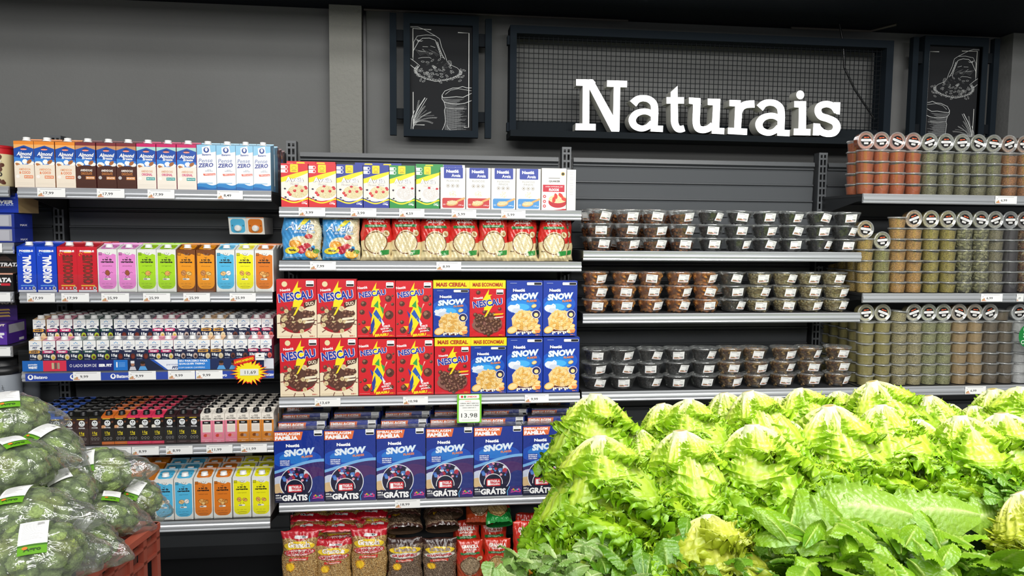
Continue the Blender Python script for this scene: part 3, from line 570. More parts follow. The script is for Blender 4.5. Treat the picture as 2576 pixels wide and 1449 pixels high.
# ================================================================== boxes
def boxm(w,h,d,side,top,art,mat=None,name='oat_box',cat='cereal box',extra=None):
    mb=MB(); x=w/2; mb.box(-x,0,0,x,d,h,side,cols=[side,side,side,side,top,side])
    mb.box(-x+.001,d*.12,h,x-.001,d*.88,h+.0006,mixc(top,'#ffffff',.08)); mb.box(-x-.0003,.0006,h-.022,-x,d-.0006,h-.0215,mixc(side,'#000000',.3)); 
    art(Pan(mb,(-x,0,0),(w,0,0),(0,0,h)))
    if extra: extra(mb)
    return T(name,cat,(name,mb.mesh(name,mat or M_CARD)))
OAT=['#e8dcb4','#d8c898','#f2e8c8','#c8b888','#e0d0a0']
def aveia(c,word,flour=False):
    def art(p):
        p.rect(0,0,1,1,c); p.band(wave(.2,.05,5,2.4),lambda u:.66+.17*u**1.6,'#efe8da')
        p.band(lambda u:.64+.17*u**1.6-.02-.05*(1-u)**2,lambda u:.68+.14*u**2+.06*math.sin(u*2.6),'#f4dc1c'); 
        p.rr(.34,.8,.63,.985,.03,'#f2d61a'); p.disc(.485,.9,.09,'#c8a814',ry=.07); p.disc(.485,.9,.07,'#f2d61a',ry=.05); p.rect(.4,.83,.57,.84,'#6a4a10')
        for v in (.88,.79): p.rect(0,v,.2,v+.075,'#f2f2f2'); p.disc(.2,v+.037,.06,'#f2f2f2',n=14); p.disc(.2,v+.037,.042,c,n=12); p.rect(.03,v+.03,.11,v+.034,'#777'); 
        if flour:
            p.disc(.62,.34,.4,'#f0efee',ry=.27,n=26); p.disc(.62,.35,.36,'#d9d4cf',ry=.23,wob=.06,n=26); p.grains(70,.62,.36,.32,.2,['#e4e0dc','#cfc9c4','#efece9'],.03)
        else:
            p.disc(.62,.34,.42,'#f4f2ec',ry=.27,n=26); p.disc(.62,.36,.38,'#dccfa0',ry=.23,n=26); p.grains(150,.62,.36,.36,.21,OAT,.022)
            for a,b in ((.27,.34),(.33,.29),(.5,.38),(.77,.38),(.93,.44)): p.disc(a,b,.06,'#c8282c',ry=.05,wob=.1,n=12); p.disc(a-.01,b+.01,.025,'#e8605c',n=8)
        for a,b in ((.9,.47),(.56,.49)): p.disc(a,b,.06,'#c42838',ry=.04,n=10)
        for a,b in ((.14,.42),(.16,.23),(.08,.2),(.24,.17),(.12,.16)): p.disc(a,b,.045,'#2c2438',ry=.03,n=9,wob=.2)
        p.band(wave(.14,.05,5,2.4),wave(.175,.052,5,2.4),'#f4dc1c'); p.band(lambda u:0,wave(.142,.05,5,2.4),c)
        p.text('Aveia',.5,.635,.66,.115,'#ffffff',.035,edge='#3a3230',ew=.035); p.text(word,.5,.535,.07*len(word)*.72,.05,'#f4f0ea',.02,edge='#5a4a40',ew=.03)
        p.text('170g',.86,.09,.2,.045,'#ffffff',.05); p.text('Pesc Liquido',.86,.13,.17,.02,'#fff',.02)
    return art
BX={}
BX['ared']=boxm(.112,.172,.045,'#b8161f','#d2202c',aveia('#d6202b','Flocos')); BX['ablue']=boxm(.112,.172,.045,'#1f2c80','#2a3c9c',aveia('#2b3a96','Flocos Finos')); BX['agreen']=boxm(.112,.172,.045,'#1d7a36','#2c9448',aveia('#278e42','Farinha',True))
def nestle(c,l2):
    def art(p):
        p.rect(0,0,1,1,'#ece9e2'); p.rr(.13,.74,.9,1.0,.03,'#2b3f9c'); p.text('Nestlé',.48,.91,.5,.075,'#ffffff',.05); p.text('Aveia',.62,.81,.36,.075,'#fff',.02)
        p.text('FLOCOS',.5,.68,.5,.045,'#8a8884'); 
        if l2: p.text('FINOS',.5,.615,.38,.045,'#8a8884')
        for k in range(3): p.ring(.3+.19*k,.56 if not l2 else .52,.07,.012,'#77746f',n=16); p.disc(.3+.19*k,.56 if not l2 else .52,.03,'#8a7a6a',n=8)
        p.rr(.07,.03,.95,.27,.06,c); p.grains(60,.5,.36,.14,.14,OAT,.018); p.line([(.98,.27),(.7,.2),(.55,.15)],.008,'#d8a868'); p.disc(.47,.14,.24,'#d8a868',ry=.1,rot=.15); p.disc(.47,.155,.21,'#e0cc98',ry=.075,rot=.15); p.grains(90,.46,.16,.2,.08,OAT,.018)
        p.text('170 g',.82,.095,.2,.03,'#ffffff',.02); p.rect(.1,.12,.2,.125,'#fff'); p.rect(.1,.1,.2,.105,'#fff')
    return art
BX['nred']=boxm(.102,.168,.045,'#dedbd4','#f0ede8',nestle('#c23a3a',False)); BX['nblue']=boxm(.102,.168,.045,'#dedbd4','#f0ede8',nestle('#4a90cc',True))
def quaker(p):
    p.rect(0,0,1,1,'#efece4'); p.text('QUAKER',.52,.69,.46,.05,'#2a2624',.04); p.disc(.86,.87,.08,'#c8a84a'); p.disc(.86,.87,.055,'#2a2a1c'); p.rect(.28,.76,.74,.772,'#3a3634')
    p.rect(.05,.44,.93,.61,'#c2243a'); p.text('AVEIA INTEGRAL EM',.5,.565,.7,.03,'#f4e4e0',.01); p.text('FLOCOS',.5,.49,.4,.065,'#fff',.05)
    for v in (.33,.21,.1): p.disc(.12,v,.065,'#c8343e'); p.disc(.12,v,.03,'#f4e4e0',n=8)
    p.disc(.66,.2,.38,'#b8242e',ry=.24,n=24); p.disc(.66,.27,.37,'#e0cc98',ry=.17,n=24); p.grains(120,.66,.27,.34,.15,OAT,.024)
    for a,b in ((.58,.34),(.78,.36),(.5,.25),(.92,.27)): p.disc(a,b,.12,'#d23c30',ry=.07,rot=a*3,n=12,wob=.08)
    p.poly([(.4,0),(1,0),(1,.04)],'#b8242e'); p.text('165g',.9,.03,.14,.03,'#b8242e',.03)
BX['quaker']=boxm(.1,.172,.045,'#e8e5dc','#efece4',quaker)
def qside(p):
    p.rect(0,0,1,1,'#efece4')
    for k in range(13): p.rect(.3,.93-.045*k,.3+random.uniform(.3,.5),.937-.045*k,'#a09a94')
BX['qside']=boxm(.038,.168,.1,'#e8e5dc','#efece4',qside)
def warn(p,x,y,s=1.):
    p.rr(x,y,x+.2*s,y+.1*s,.02,'#f2f2f2'); p.rr(x+.01,y+.008,x+.19*s,y+.04*s,.01,'#1a1a1a'); p.rect(x+.03,y+.075*s,x+.15*s,y+.08*s,'#777')
def choc(p,cx,cy,r,c='#5a3328'): p.disc(cx,cy,r,c,n=14,wob=.05); p.disc(cx-r*.25,cy+r*.3*p.a,r*.5,mixc(c,'#c89878',.4),n=9,wob=.15); p.disc(cx+r*.2,cy-r*.2*p.a,r*.35,mixc(c,'#000000',.35),n=8,wob=.2)
BOLT=[(.53,.98),(.37,.72),(.47,.72),(.33,.46),(.47,.56),(.47,.56),(.62,.63),(.5,.62),(.66,.85),(.56,.85)]
def bolt(p,x0=0,y0=0,s=1.,col='#f6e01c'):
    for P_ in ([(.55,.98),(.36,.74),(.49,.74),(.58,.83),(.64,.86),(.53,.86)],[(.49,.74),(.42,.62),(.66,.63),(.58,.83)],[(.42,.62),(.66,.63),(.47,.4),(.41,.38),(.52,.53),(.40,.53)]): p.poly([(x0+u*s,y0+v*s) for u,v in P_],col)
def nescau_title(p,x=.48,y=.715,w_=.86,h=.15,n='Nestlé'):
    p.text(n,x-.26,y+.105,.26,.045,'#ffffff',.03,rot=.08); p.text('NESCAU',x,y,w_,h,'#1a2f9c',.035,rot=.13,edge='#ffffff',ew=.035)
def duo(p):
    p.rect(0,0,1,1,'#cf1b2a'); p.poly([(0,0),(1,0),(1,.66),(.7,.5),(0,.4)],'#ecdcbc'); p.disc(.2,.92,.07,'#e8d8a8')
    p.disc(.5,.27,.42,'#a8202a',ry=.28,n=26); p.disc(.52,.31,.43,'#5a3a30',ry=.27,n=30,wob=.06)
    for k in range(12): a=k*.55; p.line([(.5+.38*math.cos(a),.3+.25*math.sin(a)*p.a*1.5),(.5+.5*math.cos(a),.3+.36*math.sin(a)*p.a*1.3)],.004,'#7a4c40')
    for k in range(48):
        a=random.uniform(0,6.28); q=math.sqrt(random.random()); choc(p,.5+.38*q*math.cos(a),.33+.24*q*math.sin(a)*p.a*1.4,.055,'#5c362a' if random.random()<.72 else '#d8c490')
    for a,b,r,c in ((.14,.5,.055,'#6a4034'),(.9,.42,.06,'#5c362a'),(.62,.5,.07,'#e0cc9c'),(.16,.22,.06,'#e0cc9c'),(.84,.14,.03,'#e8b0a8')): choc(p,a,b,r,c)
    bolt(p); nescau_title(p)
    p.poly([(.7,.52),(.95,.57),(.98,.66),(.68,.6)],'#4a2c20'); p.text('DUO',.83,.59,.2,.06,'#f2e4c8',.03,rot=.1)
    warn(p,.74,.88); p.poly([(.62,.3),(.92,.32),(.95,.36),(.64,.34)],'#f0e4c8'); p.poly([(.7,.25),(.92,.27),(.94,.3),(.72,.29)],'#f0e4c8'); p.text('210 g',.88,.03,.13,.028,'#c03a30',.04); p.rect(.04,.035,.6,.038,'#c0a080')
def brasil(p):
    p.rect(0,0,1,1,'#d3202a'); bolt(p,-.03,.02,.98)
    for a,b,r in ((.17,.6,.075),(.13,.45,.07),(.82,.69,.09),(.93,.74,.03),(.93,.59,.045),(.17,.27,.055),(.2,.13,.09),(.88,.14,.065),(.84,.4,.12),(.05,.24,.03),(.35,.08,.04)): choc(p,a,b,r)
    p.poly([(.3,.12),(.34,.2),(.2,.2)],'#f2c01c'); p.poly([(.74,.6),(.78,.6),(.7,.5)],'#f0b8a8')
    p.poly([(.42,.02),(.62,.25),(.7,.42),(.58,.62),(.55,.66),(.4,.42),(.36,.25)],'#f6de1c'); p.poly([(.37,.06),(.47,.16),(.44,.36),(.35,.22)],'#28409c'); p.poly([(.42,.42),(.5,.5),(.7,.27),(.68,.22),(.5,.36)],'#2a5ab4'); p.poly([(.62,.34),(.72,.24),(.66,.2)],'#e8ecf0')
    p.poly([(.43,.56),(.55,.66),(.56,.52)],'#3aa04a'); p.poly([(.6,.56),(.7,.52),(.68,.4)],'#3aa04a'); p.poly([(.46,.24),(.6,.36),(.42,.12)],'#f6de1c'); p.poly([(.3,.48),(.4,.4),(.36,.34)],'#28409c')
    nescau_title(p,.4,.78,.7,.105); warn(p,.76,.88)
    for t,x,y,w_,c in (('TORCE',.76,.2,.2,'#fff'),('QUE DA',.72,.155,.22,'#fff'),('JOGO,',.78,.11,.26,'#fff')): p.text(t,x,y,w_,.035,c,.04,rot=.12)
    p.text('BRASIL!',.64,.045,.36,.05,'#f6de1c',.06,rot=.1,shear=.2); p.text('210 g',.9,.03,.12,.026,'#f2c01c',.04); p.rect(.02,.03,.3,.033,'#f0c0b8')
def nescau(p):
    p.rect(0,0,1,1,'#cf1b2a'); p.disc(.5,.22,.42,'#8a1a20',ry=.24,n=26); p.disc(.5,.26,.42,'#8a5a50',ry=.26,n=30,wob=.08)
    for k in range(60):
        a=random.uniform(0,6.28); q=math.sqrt(random.random()); choc(p,.48+.36*q*math.cos(a),.28+.24*q*math.sin(a)*p.a*1.4,.058,'#553026')
    for a,b,r in ((.24,.92,.06),(.16,.46,.06),(.84,.58,.05)): choc(p,a,b,r)
    bolt(p,0,.03,.98); nescau_title(p,.5,.7,.82,.14); warn(p,.74,.88); p.poly([(.66,.44),(.92,.46),(.95,.49),(.68,.48)],'#f2c01c'); p.poly([(.68,.38),(.93,.4),(.95,.42),(.7,.41)],'#e8d8c8'); p.text('210 g',.88,.03,.13,.028,'#f2c01c',.04)
FLK=['#f0c878','#e8b860','#f6d898','#dca850','#f2d088']
def snow_base(p,y=.0,big=1.):
    p.rect(0,0,1,1,'#1c3a9e')
    p.disc(.45,.58,.5,'#2058c0',ry=.3,n=26); p.disc(.42,.56,.38,'#2a86dc',ry=.2,n=24); p.disc(.4,.53,.24,'#4ab0ee',ry=.1,n=20)
def snow_title(p,x,y,s=1.,n='Nestlé'):
    p.text(n,x-.16*s,y+.115*s,.34*s,.055*s,'#ffffff',.05); p.text('SNOW',x,y,.76*s,.12*s,'#e4f0fb',.06,rot=.08,shear=.15,edge='#3a7cc8',ew=.03); p.text('FLAKES',x+.2*s,y-.08*s,.28*s,.04*s,'#e88850',.05,rot=.08)
def snow(p):
    snow_base(p); p.disc(.2,.5,.18,'#dfe4ec',ry=.11,wob=.2,n=22); p.disc(.3,.46,.16,'#c8d0de',ry=.08,wob=.2); p.line([(.2,.52),(.3,.58),(.36,.55)],.006,'#e8ecf4')
    p.disc(.52,.22,.36,'#5a2a30',ry=.27,n=26); p.disc(.52,.28,.37,'#e8c890',ry=.3,n=28,wob=.05)
    for k in range(110):
        a=random.uniform(0,6.28); q=math.sqrt(random.random()); p.disc(.52+.34*q*math.cos(a),.29+.28*q*math.sin(a)*p.a,.055,random.choice(FLK),ry=.036,rot=random.uniform(0,3),n=9)
        p.disc(.52+.34*q*math.cos(a)+.012,.285+.28*q*math.sin(a)*p.a,.022,'#c88c3c',ry=.006,rot=random.uniform(0,3),n=6)
    for a,b,r in ((.17,.12,.15),(.82,.11,.13),(.76,.55,.075),(.86,.18,.09)): p.disc(a,b,r,'#e8b45c',ry=r*.7,rot=.4,n=14); p.disc(a,b,r*.8,'#f4d89a',ry=r*.5,rot=.4,n=12)
    for k in range(9): p.line([(.3+.05*k,.09),(.29+.055*k,.035+.02*(k%3))],.006,'#f2ece0')
    p.disc(.82,.4,.125,'#2a2858',n=22); p.ring(.82,.4,.125,.015,'#e4e0f0'); p.disc(.82,.39,.06,'#f0d890',n=12)
    snow_title(p,.5,.72,.98); p.rr(.56,.925,.97,.975,.02,'#e8e8ea'); p.rr(.76,.93,.96,.97,.01,'#1c1c20'); p.poly([(.78,.12),(.96,.12),(.92,.06),(.82,.06)],'#e89050'); p.text('230 g',.87,.025,.13,.026,'#e89050',.04); p.rect(.04,.02,.34,.024,'#a8b8e8'); p.rect(.1,.955,.28,.962,'#a8b8e8')
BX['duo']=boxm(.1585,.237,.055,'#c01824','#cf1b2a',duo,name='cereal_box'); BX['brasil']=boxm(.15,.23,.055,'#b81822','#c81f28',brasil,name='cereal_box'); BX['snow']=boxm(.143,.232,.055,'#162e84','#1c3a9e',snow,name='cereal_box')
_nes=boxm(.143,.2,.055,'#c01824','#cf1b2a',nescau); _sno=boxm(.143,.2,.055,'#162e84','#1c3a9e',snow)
def band(word):
    mb=MB(); mb.box(-.0718,-.0004,.2,.0718,.0555,.234,'#efe228'); p=Pan(mb,(-.0718,-.0004,.2),(.1436,0,0),(0,0,.034)); p.text(word,.5,.48,.84,.5,'#b83a20',.05); return mb.mesh('promo_band',M_WRAP)
def combo(first):
    r=[]
    def mk(tp,dx,word):
        m=tp['parts'][0][1].copy(); m.transform(Matrix.Translation((dx,0,0))); m.materials[0]=M_WRAP
        b=band(word); b.transform(Matrix.Translation((dx,0,0))); return ('cereal_box',m,('promo_band',b))
    a,b=(_nes,_sno) if first=='n' else (_sno,_nes); return T('cereal_pair_pack','cereal pack',mk(a,-.072,'MAIS CEREAL'),mk(b,.072,'MAIS ECONOMIA!'))
BX['combo_n']=combo('n'); BX['combo_s']=combo('s')
def family(p):
    p.rect(0,0,1,1,'#17328f'); p.disc(.45,.6,.5,'#1c50b8',ry=.2,n=24); p.disc(.4,.62,.3,'#2878d0',ry=.12,n=20); p.band(lambda u:.1,wave(.5,.1,2.2,-.6),'#3a2a6a'); p.band(wave(.46,.1,2.2,-.6),wave(.5,.1,2.2,-.6),'#7ab4e8')
    p.disc(.75,.36,.3,'#4c2c66',ry=.2,n=20); p.disc(.9,.2,.2,'#28357c',ry=.24,n=16)
    p.poly([(0,.86),(.54,.87),(.58,.985),(0,.985)],'#e4703e'); p.text('EMBALAGEM',.27,.955,.5,.038,'#fff',.03); p.text('FAMÍLIA',.25,.905,.46,.066,'#fff',.06); warn(p,.8,.92,.85)
    snow_title(p,.5,.7,.8); p.rr(.1,.5,.32,.6,.02,'#2a4aa8')
    for k,t in enumerate(('DIVIRTA-SE','EM FAMILIA','COM A TIGELA')): p.text(t,.21,.58-.027*k,.19,.018,'#e8ecf8',.05)
    p.disc(.12,.3,.22,'#c8d0e4',ry=.1,wob=.2,n=20); p.disc(.08,.2,.12,'#d8b888',ry=.1,wob=.2)
    p.disc(.43,.27,.33,'#1e1c3a',n=34); p.ring(.43,.27,.33,.015,'#e8ecf4',n=40)
    for k in range(26):
        a=random.uniform(.1,3.04); q=random.uniform(.12,.29); p.disc(.43+q*math.cos(a),.27+q*math.sin(a)*p.a,random.uniform(.02,.05),random.choice(['#b03040','#3a58b0','#d8dce8','#5a8ad0','#6a3a7c','#e8a0b0']),n=8,wob=.3)
    p.rect(0,0,1,.13,'#191d35'); p.disc(.4,.19,.19,'#191d35',n=26); p.ring(.4,.19,.195,.014,'#f0f0f4',n=30,a0=-10,a1=190)
    p.rr(.26,.14,.55,.245,.02,'#cf2430'); p.text('1',.31,.19,.06,.075,'#fff',.06); p.text('TIGELA',.44,.212,.19,.038,'#fff',.03); p.text('EXCLUSIVA',.44,.168,.19,.026,'#fff',.05)
    p.text('GRÁTIS',.4,.072,.52,.105,'#ffffff',.05); p.text('620 g',.07,.1,.11,.025,'#fff',.05); p.text('CONTÉM',.08,.07,.13,.022,'#fff',.04); p.rect(.02,.03,.14,.034,'#99a'); p.rect(.02,.045,.14,.049,'#99a')
    p.poly([(.7,0),(1,0),(1,.13),(.74,.13)],'#3a2c74'); p.line([(.7,0),(.69,.06),(.74,.13)],.003,'#5ab0e8'); 
    for k in range(7): p.disc(.79+.028*k,.075+.012*math.sin(k*1.7),.02,('#d84a9a','#e8a03a','#5ab04a','#c83a8a','#6ab0d8','#e060a8','#d84a6a')[k],n=8)
    p.line([(.76,.045),(.86,.055),(.97,.045)],.004,'#d84a9a')
BX['family']=boxm(.2,.296,.075,'#121a44','#10152c',family,mat=M_WRAP,name='family_cereal_box')
z5=3.3026; ex=lambda key,xs,Y: [gx(690+x/z5,ZS[key],Y) for x in xs]
def brow(kinds,lefts,rights,key,names,shn,Y=3.018,group=None,z=None,base=None,tier=''):
    for i,k in enumerate(kinds):
        a,b=ex(key,[lefts[i]],Y)[0],ex(key,[rights[i]],Y)[0]; wd=b-a; pl='leftmost' if i==0 else 'rightmost' if i==len(kinds)-1 else ORD[i]+' from left'
        put(BX[k],f'{names[k]}, {pl}, {tier}{shn}',((a+b)/2,Y+random.uniform(0,.004),ZS[key] if z is None else z),(0,0,random.uniform(-.01,.01)),((wd-.0012)/base[k],1,1),group)
BW=dict(ared=.112,ablue=.112,agreen=.112,nred=.102,nblue=.102,quaker=.1,qside=.038,duo=.1585,brasil=.15,snow=.143,combo_n=.2876,combo_s=.2876,family=.2)
N1=dict(ared='red oat flakes box',ablue='blue fine oats box',agreen='green oat flour box',nred='cream oats box with red panel',nblue='cream oats box with light blue panel',quaker='cream oats box with red band',qside='narrow cream box side turned forward')
L1=[57,287,518,741,958,1178,1380,1592,1801,2009,2218,2428]; R1_=[284,516,738,955,1168,1372,1588,1798,2004,2212,2424,2503]
brow(['ared']*2+['ablue']*2+['agreen']*2+['nred']*2+['nblue']*2+['quaker','qside'],L1,R1_,'C1',N1,'front of top middle shelf',group='oat boxes on the top middle shelf',base=BW)
for i,(k,x) in enumerate((('ared',235),('ared',400),('ablue',790),('ablue',945),('agreen',1290),('nred',1480),('nred',1700))):
    X=ex('C1',[x],3.1)[0]; put(BX[k],f'{N1[k]}, {ORD[i]} from left in second row of top middle shelf',(X,3.075+.004*i,ZS['C1']+(.0 if k!='nred' or x>1500 else .003)),(0,0,0),(1,1,1.08 if x<1500 else 1.0),'second row of oat boxes')
N3=dict(duo='red and cream chocolate cereal box',brasil='red cereal box with parrot-coloured splash',snow='blue flake cereal box')
lo_=dict(L=[50,380,701,1015,1930,2232],R=[377,698,1012,1326,2229,2531]); up_=dict(L=[30,362,692,1010,1921,2224],R=[361,690,1008,1316,2221,2506])
K3=['duo','duo','brasil','brasil','snow','snow']
def combo_put(k,l,r,zz,lb):
    a,b=ex('C3',[l,r],3.018); put(BX[k],lb,((a+b)/2,3.02,zz),(0,0,0),((b-a-.002)/.2876,1,1),'shrink-wrapped cereal pairs')
brow(K3,lo_['L'],lo_['R'],'C3',N3,'lower layer of cereal shelf',group='cereal boxes in the lower layer',base=BW)
brow(K3,up_['L'],up_['R'],'C3',N3,'upper layer of cereal shelf',group='cereal boxes in the upper layer',z=ZS['C3']+.2385,base=BW)
combo_put('combo_n',1330,1929,ZS['C3'],'yellow banded pair pack, red box left of blue, lower layer of cereal shelf'); combo_put('combo_s',1318,1917,ZS['C3']+.2385,'yellow banded pair pack, blue box left of red, upper layer of cereal shelf')
Lf=[4,420,850,1262,1657,2062]; Rf=[417,846,1256,1654,2060,2448]
brow(['family']*6,Lf,Rf,'C4',dict(family='large dark blue shrink-wrapped cereal box'),'front row of family cereal shelf',Y=2.992,group='family cereal boxes, front row',base=dict(family=.2),z=ZS['C4']+.0015)
for r in (1,2,3):
    for i in range(6):
        X=ex('C4',[(Lf[i]+Rf[i])/2+30*r],2.99+.078*r)[0]; put(BX['family'],f'large dark blue cereal box, {ORD[i]} from left, {ORD[r]} row of family shelf',(X,2.992+.08*r,ZS['C4']),(0,0,0),(.97,1,1.02+.045*r),'family cereal boxes, rows behind')
# ================================================================== bags
def nz(x,y,s=0.): return math.sin(x*7.3+y*3.1+s)*.5+math.sin(x*13.7-y*9.2+s*2.3)*.3+math.sin(x*23.1+y*19.7+s*1.7)*.2
def bag(w,h,d,colf,art,seed,name='oat_bag',cat='bag',backc='#b8a888',pinch=.10,slump=0.,crimp=.05,nu=76,nv=110,flare=.04):
    def prof(u,v):
        a=abs(2*u-1); tu=max(0,1-a**3.2)**.6; tv=min(1,max(0,(1-v)/.28))**.55*min(1,(v+.03)/.10)**.45; return tu*tv
    def width(v): return 1-pinch*max(0,(v-.68)/.32)**1.5*.6+flare*max(0,(.12-v)/.12)-.02*math.sin(v*9+seed)
    def F(u,v,dd=0.):
        t=prof(u,v); x=(u-.5)*w*width(v)+.003*nz(v*1.3,u,seed)*(1-t*.5); z=v*h+.004*nz(u,v*.5,seed+2)*(v>.9)
        wr=.0035*nz(u*2.2,v*1.9,seed)+.0018*math.sin((u-.5)*40+seed+6*v)*(1-min(1,min(v,1-v)*5))
        return (x+slump*v*v*h, d/2-(d/2)*t*(1+.0*v)-wr*(.3+t)-dd, z)
    mb=MB(); mb.grid(lambda u,v:F(u,v), colf, nu, nv)
    mb.grid(lambda u,v:(F(u,v)[0], d/2+(d/2)*prof(u,v)+.001, F(u,v)[2]), backc, 14, 20, flip=True)
    p=Pan(mb,(-w/2,0,0),(w,0,0),(0,0,h),fn=F,eps=4e-5,base=.0009); art(p)
    return T(name,cat,(name,mb.mesh(name,M_FILM)))
def rc(cs): return random.choice(cs)
def g_av(u,v):
    if v>.93 or v<.03: return '#4a96c8' if u<.75 else '#c8c0a0'
    if .87<v: return '#e8e0c8'
    if u+v*.2>.92+.0*u or (u-.5)**2/.09+(v-.32)**2/.03<1 or (u+ (v-.5)*-.5>.62 and v>.3): return rc(OAT) if random.random()<.8 else '#f4ecd4'
    return mixc('#3a8ccc','#5ab0e4',random.random()*.5+.2*math.sin(v*20))
def a_av(p):
    p.poly([(.62,.86),(.78,.86),(.45,.62),(.36,.64)],'#f0dc30'); p.text('GRANOSHEIK',.5,.93,.72,.07,'#b8182c',.05,rot=-.05); p.text('Aveia',.5,.7,.72,.17,'#e8f2fa',.02,shear=.35,edge='#2c6cb0',ew=.02); p.text('em Flocos Finos',.6,.585,.5,.06,'#dcecf8',.02,shear=.3,edge='#2c6cb0',ew=.02)
    p.disc(.7,.49,.1,'#c03434',ry=.06); p.disc(.37,.33,.15,'#e8902c',ry=.1); p.disc(.36,.33,.12,'#f4b84a',ry=.08); p.disc(.52,.22,.13,'#b82038',ry=.11); p.disc(.66,.3,.1,'#c84048',ry=.07,wob=.2); p.disc(.78,.22,.08,'#3a2430',ry=.05)
    p.disc(.78,.12,.17,'#f0a830',ry=.11); p.disc(.78,.12,.14,'#f8cc60',ry=.085); p.disc(.9,.18,.08,'#6a9a3c',ry=.06); p.disc(.27,.2,.2,'#f0dc30',ry=.09,rot=.1); p.text('500g',.28,.2,.2,.055,'#1c1c40',.06)
    p.rect(.1,.06,.5,.066,'#d8e8f0'); p.rect(.1,.045,.4,.051,'#d8e8f0')
def floco(red,cream,bowlc,win,tx1,tx2,tx3=None,wy=.36,badge=True,stripe=True):
    def cf(u,v):
        if (u-.5)**2/.125+(v-wy)**2/.062<1: return rc(win)
        if v>.39+.03*math.sin(u*6): return red
        return cream
    def art(p):
        p.ring(.5,wy,.375,.03,bowlc,n=36); 
        p.text(tx1,.5,.86,.66,.085,'#f8f0e8',.05); p.text(tx2,.5,.79,.5,.04,'#f8f0e8',.04)
        if tx3: p.text(tx3,.5,.74,.3,.04,'#f8f0e8',.03)
        if stripe: p.poly([(.14,.665),(.86,.675),(.84,.725),(.12,.72)],'#237f3c'); p.text('100% INTEGRAL',.48,.695,.46,.022,'#e0f0e0',.02)
        p.disc(.83,.55,.11,'#e0d0a8',n=20); p.ring(.83,.55,.11,.015,'#8a6a3c',n=20); p.disc(.83,.55,.045,'#a8844c',ry=.07,rot=.8)
        if badge: p.poly([(.64,.1),(.94,.13),(.94,.22),(.66,.2)],'#2a8c3c'); p.disc(.66,.14,.06,'#efe6d0',n=12); p.text('500g',.13,.2,.14,.03,'#5a3a2c',.03)
    return cf,art
def granola(cr,cm,win,lab,sub,dark=False):
    def cf(u,v):
        if v>.86+.02*math.sin(u*9): return mixc(cr,'#000000',.15*random.random()+.1*(math.sin(u*60)>0))
        if v<.05: return cr
        return rc(win)
    def art(p):
        if not dark: p.rr(.38,.875,.74,.92,.02,'#e8e8e8'); p.rr(.54,.88,.72,.915,.01,'#1a1a1a')
        p.disc(.5,.75,.44,'#f0cc28' ,ry=.13,n=26); p.text('Granola',.5,.775,.62,.1,'#f8f0e4' if not dark else '#a89a90',.04,edge='#6a2c18',ew=.03)
        p.disc(.5,.64,.45,'#c8202c' if not dark else '#c8c0b8',ry=.11,n=26,rot=.04); p.disc(.5,.64,.42,'#f2ece4',ry=.09,n=26,rot=.04); p.text('GRANOSHEIK',.5,.64,.74,.06,'#c01c2c',.06,shear=.15,rot=.04)
        p.poly([(.24,.54),(.76,.56),(.74,.5),(.22,.485)],'#d23a2c'); p.text(lab,.5,.522,.4,.035,'#f4e0d0',.03)
        for k in range(14): a=k*.449; p.poly([(.26+.16*math.cos(a),.38+.16*math.sin(a)*p.a),(.26+.1*math.cos(a+.25),.38+.1*math.sin(a+.25)*p.a),(.26+.1*math.cos(a-.25),.38+.1*math.sin(a-.25)*p.a)],'#f2a81c')
        p.disc(.26,.38,.11,'#f6c824',n=18)
    return cf,art
GR=['#b08850','#8a6436','#c8a468','#a07840','#d8bc84','#6e4c2a']; GD=['#6a5444','#4e3a2e','#8a7460','#5c4838','#a08c74','#3e2c22']; CC=['#8a7458','#b09878','#5c4630','#9a846a','#cbb492']
cf1,ar1=floco('#cc2a22','#dccb9c','#7a4a28',OAT,'AVEIA','EM FLOCOS'); g1=granola('#c4182a','',GR,'Tradicional',''); g2=granola('#3c241e','',GD,'Chocolate','',True)
cfc,arc=floco('#c8331f','#a8401c','#6a3a20',CC,'GRANOLA','SABOR','CACAU',stripe=True,badge=False); cft,art_=floco('#d0341f','#1f8a3c','#7a4a28',['#d8b878','#c09850','#e8d0a0','#a87c3c'],'GRANOLA','TRADICIONAL',badge=False); cfm,arm=floco('#cf2f20','#e8a020','#7a4a28',['#d8b878','#c8a058','#e8d0a0','#b08844'],'GRANOLA','MEL',badge=False)
cfy,ary=floco('#d88a18','#e8a020','#7a4a28',['#d8b878','#c8a058','#e8d0a0','#b08844'],'GRANOLA','MEL',badge=False)
BG={}
for s in range(2):
    BG['av',s]=bag(.152,.19,.06,g_av,a_av,s*3.1,backc='#4a96c8',pinch=.2); 
    BG['gr',s]=bag(.145,.235,.06,g1[0],g1[1],s*2.7+1,name='granola_bag',backc='#a87c48',pinch=-.1,flare=.0); BG['gd',s]=bag(.145,.235,.06,g2[0],g2[1],s*2.2+4,name='granola_bag',backc='#5c4838',pinch=-.1,flare=0)
for s in range(3): BG['fl',s]=bag(.122,.2,.062,cf1,ar1,s*1.9+.5,backc='#cc2a22',pinch=.3,flare=.12)
BG['cc',0]=bag(.12,.2,.06,cfc,arc,.3,name='granola_bag',backc='#a8401c'); BG['tr',0]=bag(.118,.2,.06,cft,art_,1.3,name='granola_bag',backc='#1f8a3c'); BG['mel',0]=bag(.122,.22,.06,cfm,arm,2.3,name='granola_bag',backc='#e8a020'); BG['yel',0]=bag(.12,.2,.06,cfy,ary,3.3,name='granola_bag',backc='#e8a020')
def bp_(k,s,cx,key,Y,lb,h=1.,w_=1.,rot=(0,0,0),dz=0.,g=None): put(BG[k,s],lb,(cx,Y,ZS[key]+.002+dz if key in ZS else .102+dz),rot,(w_,1,h),g)
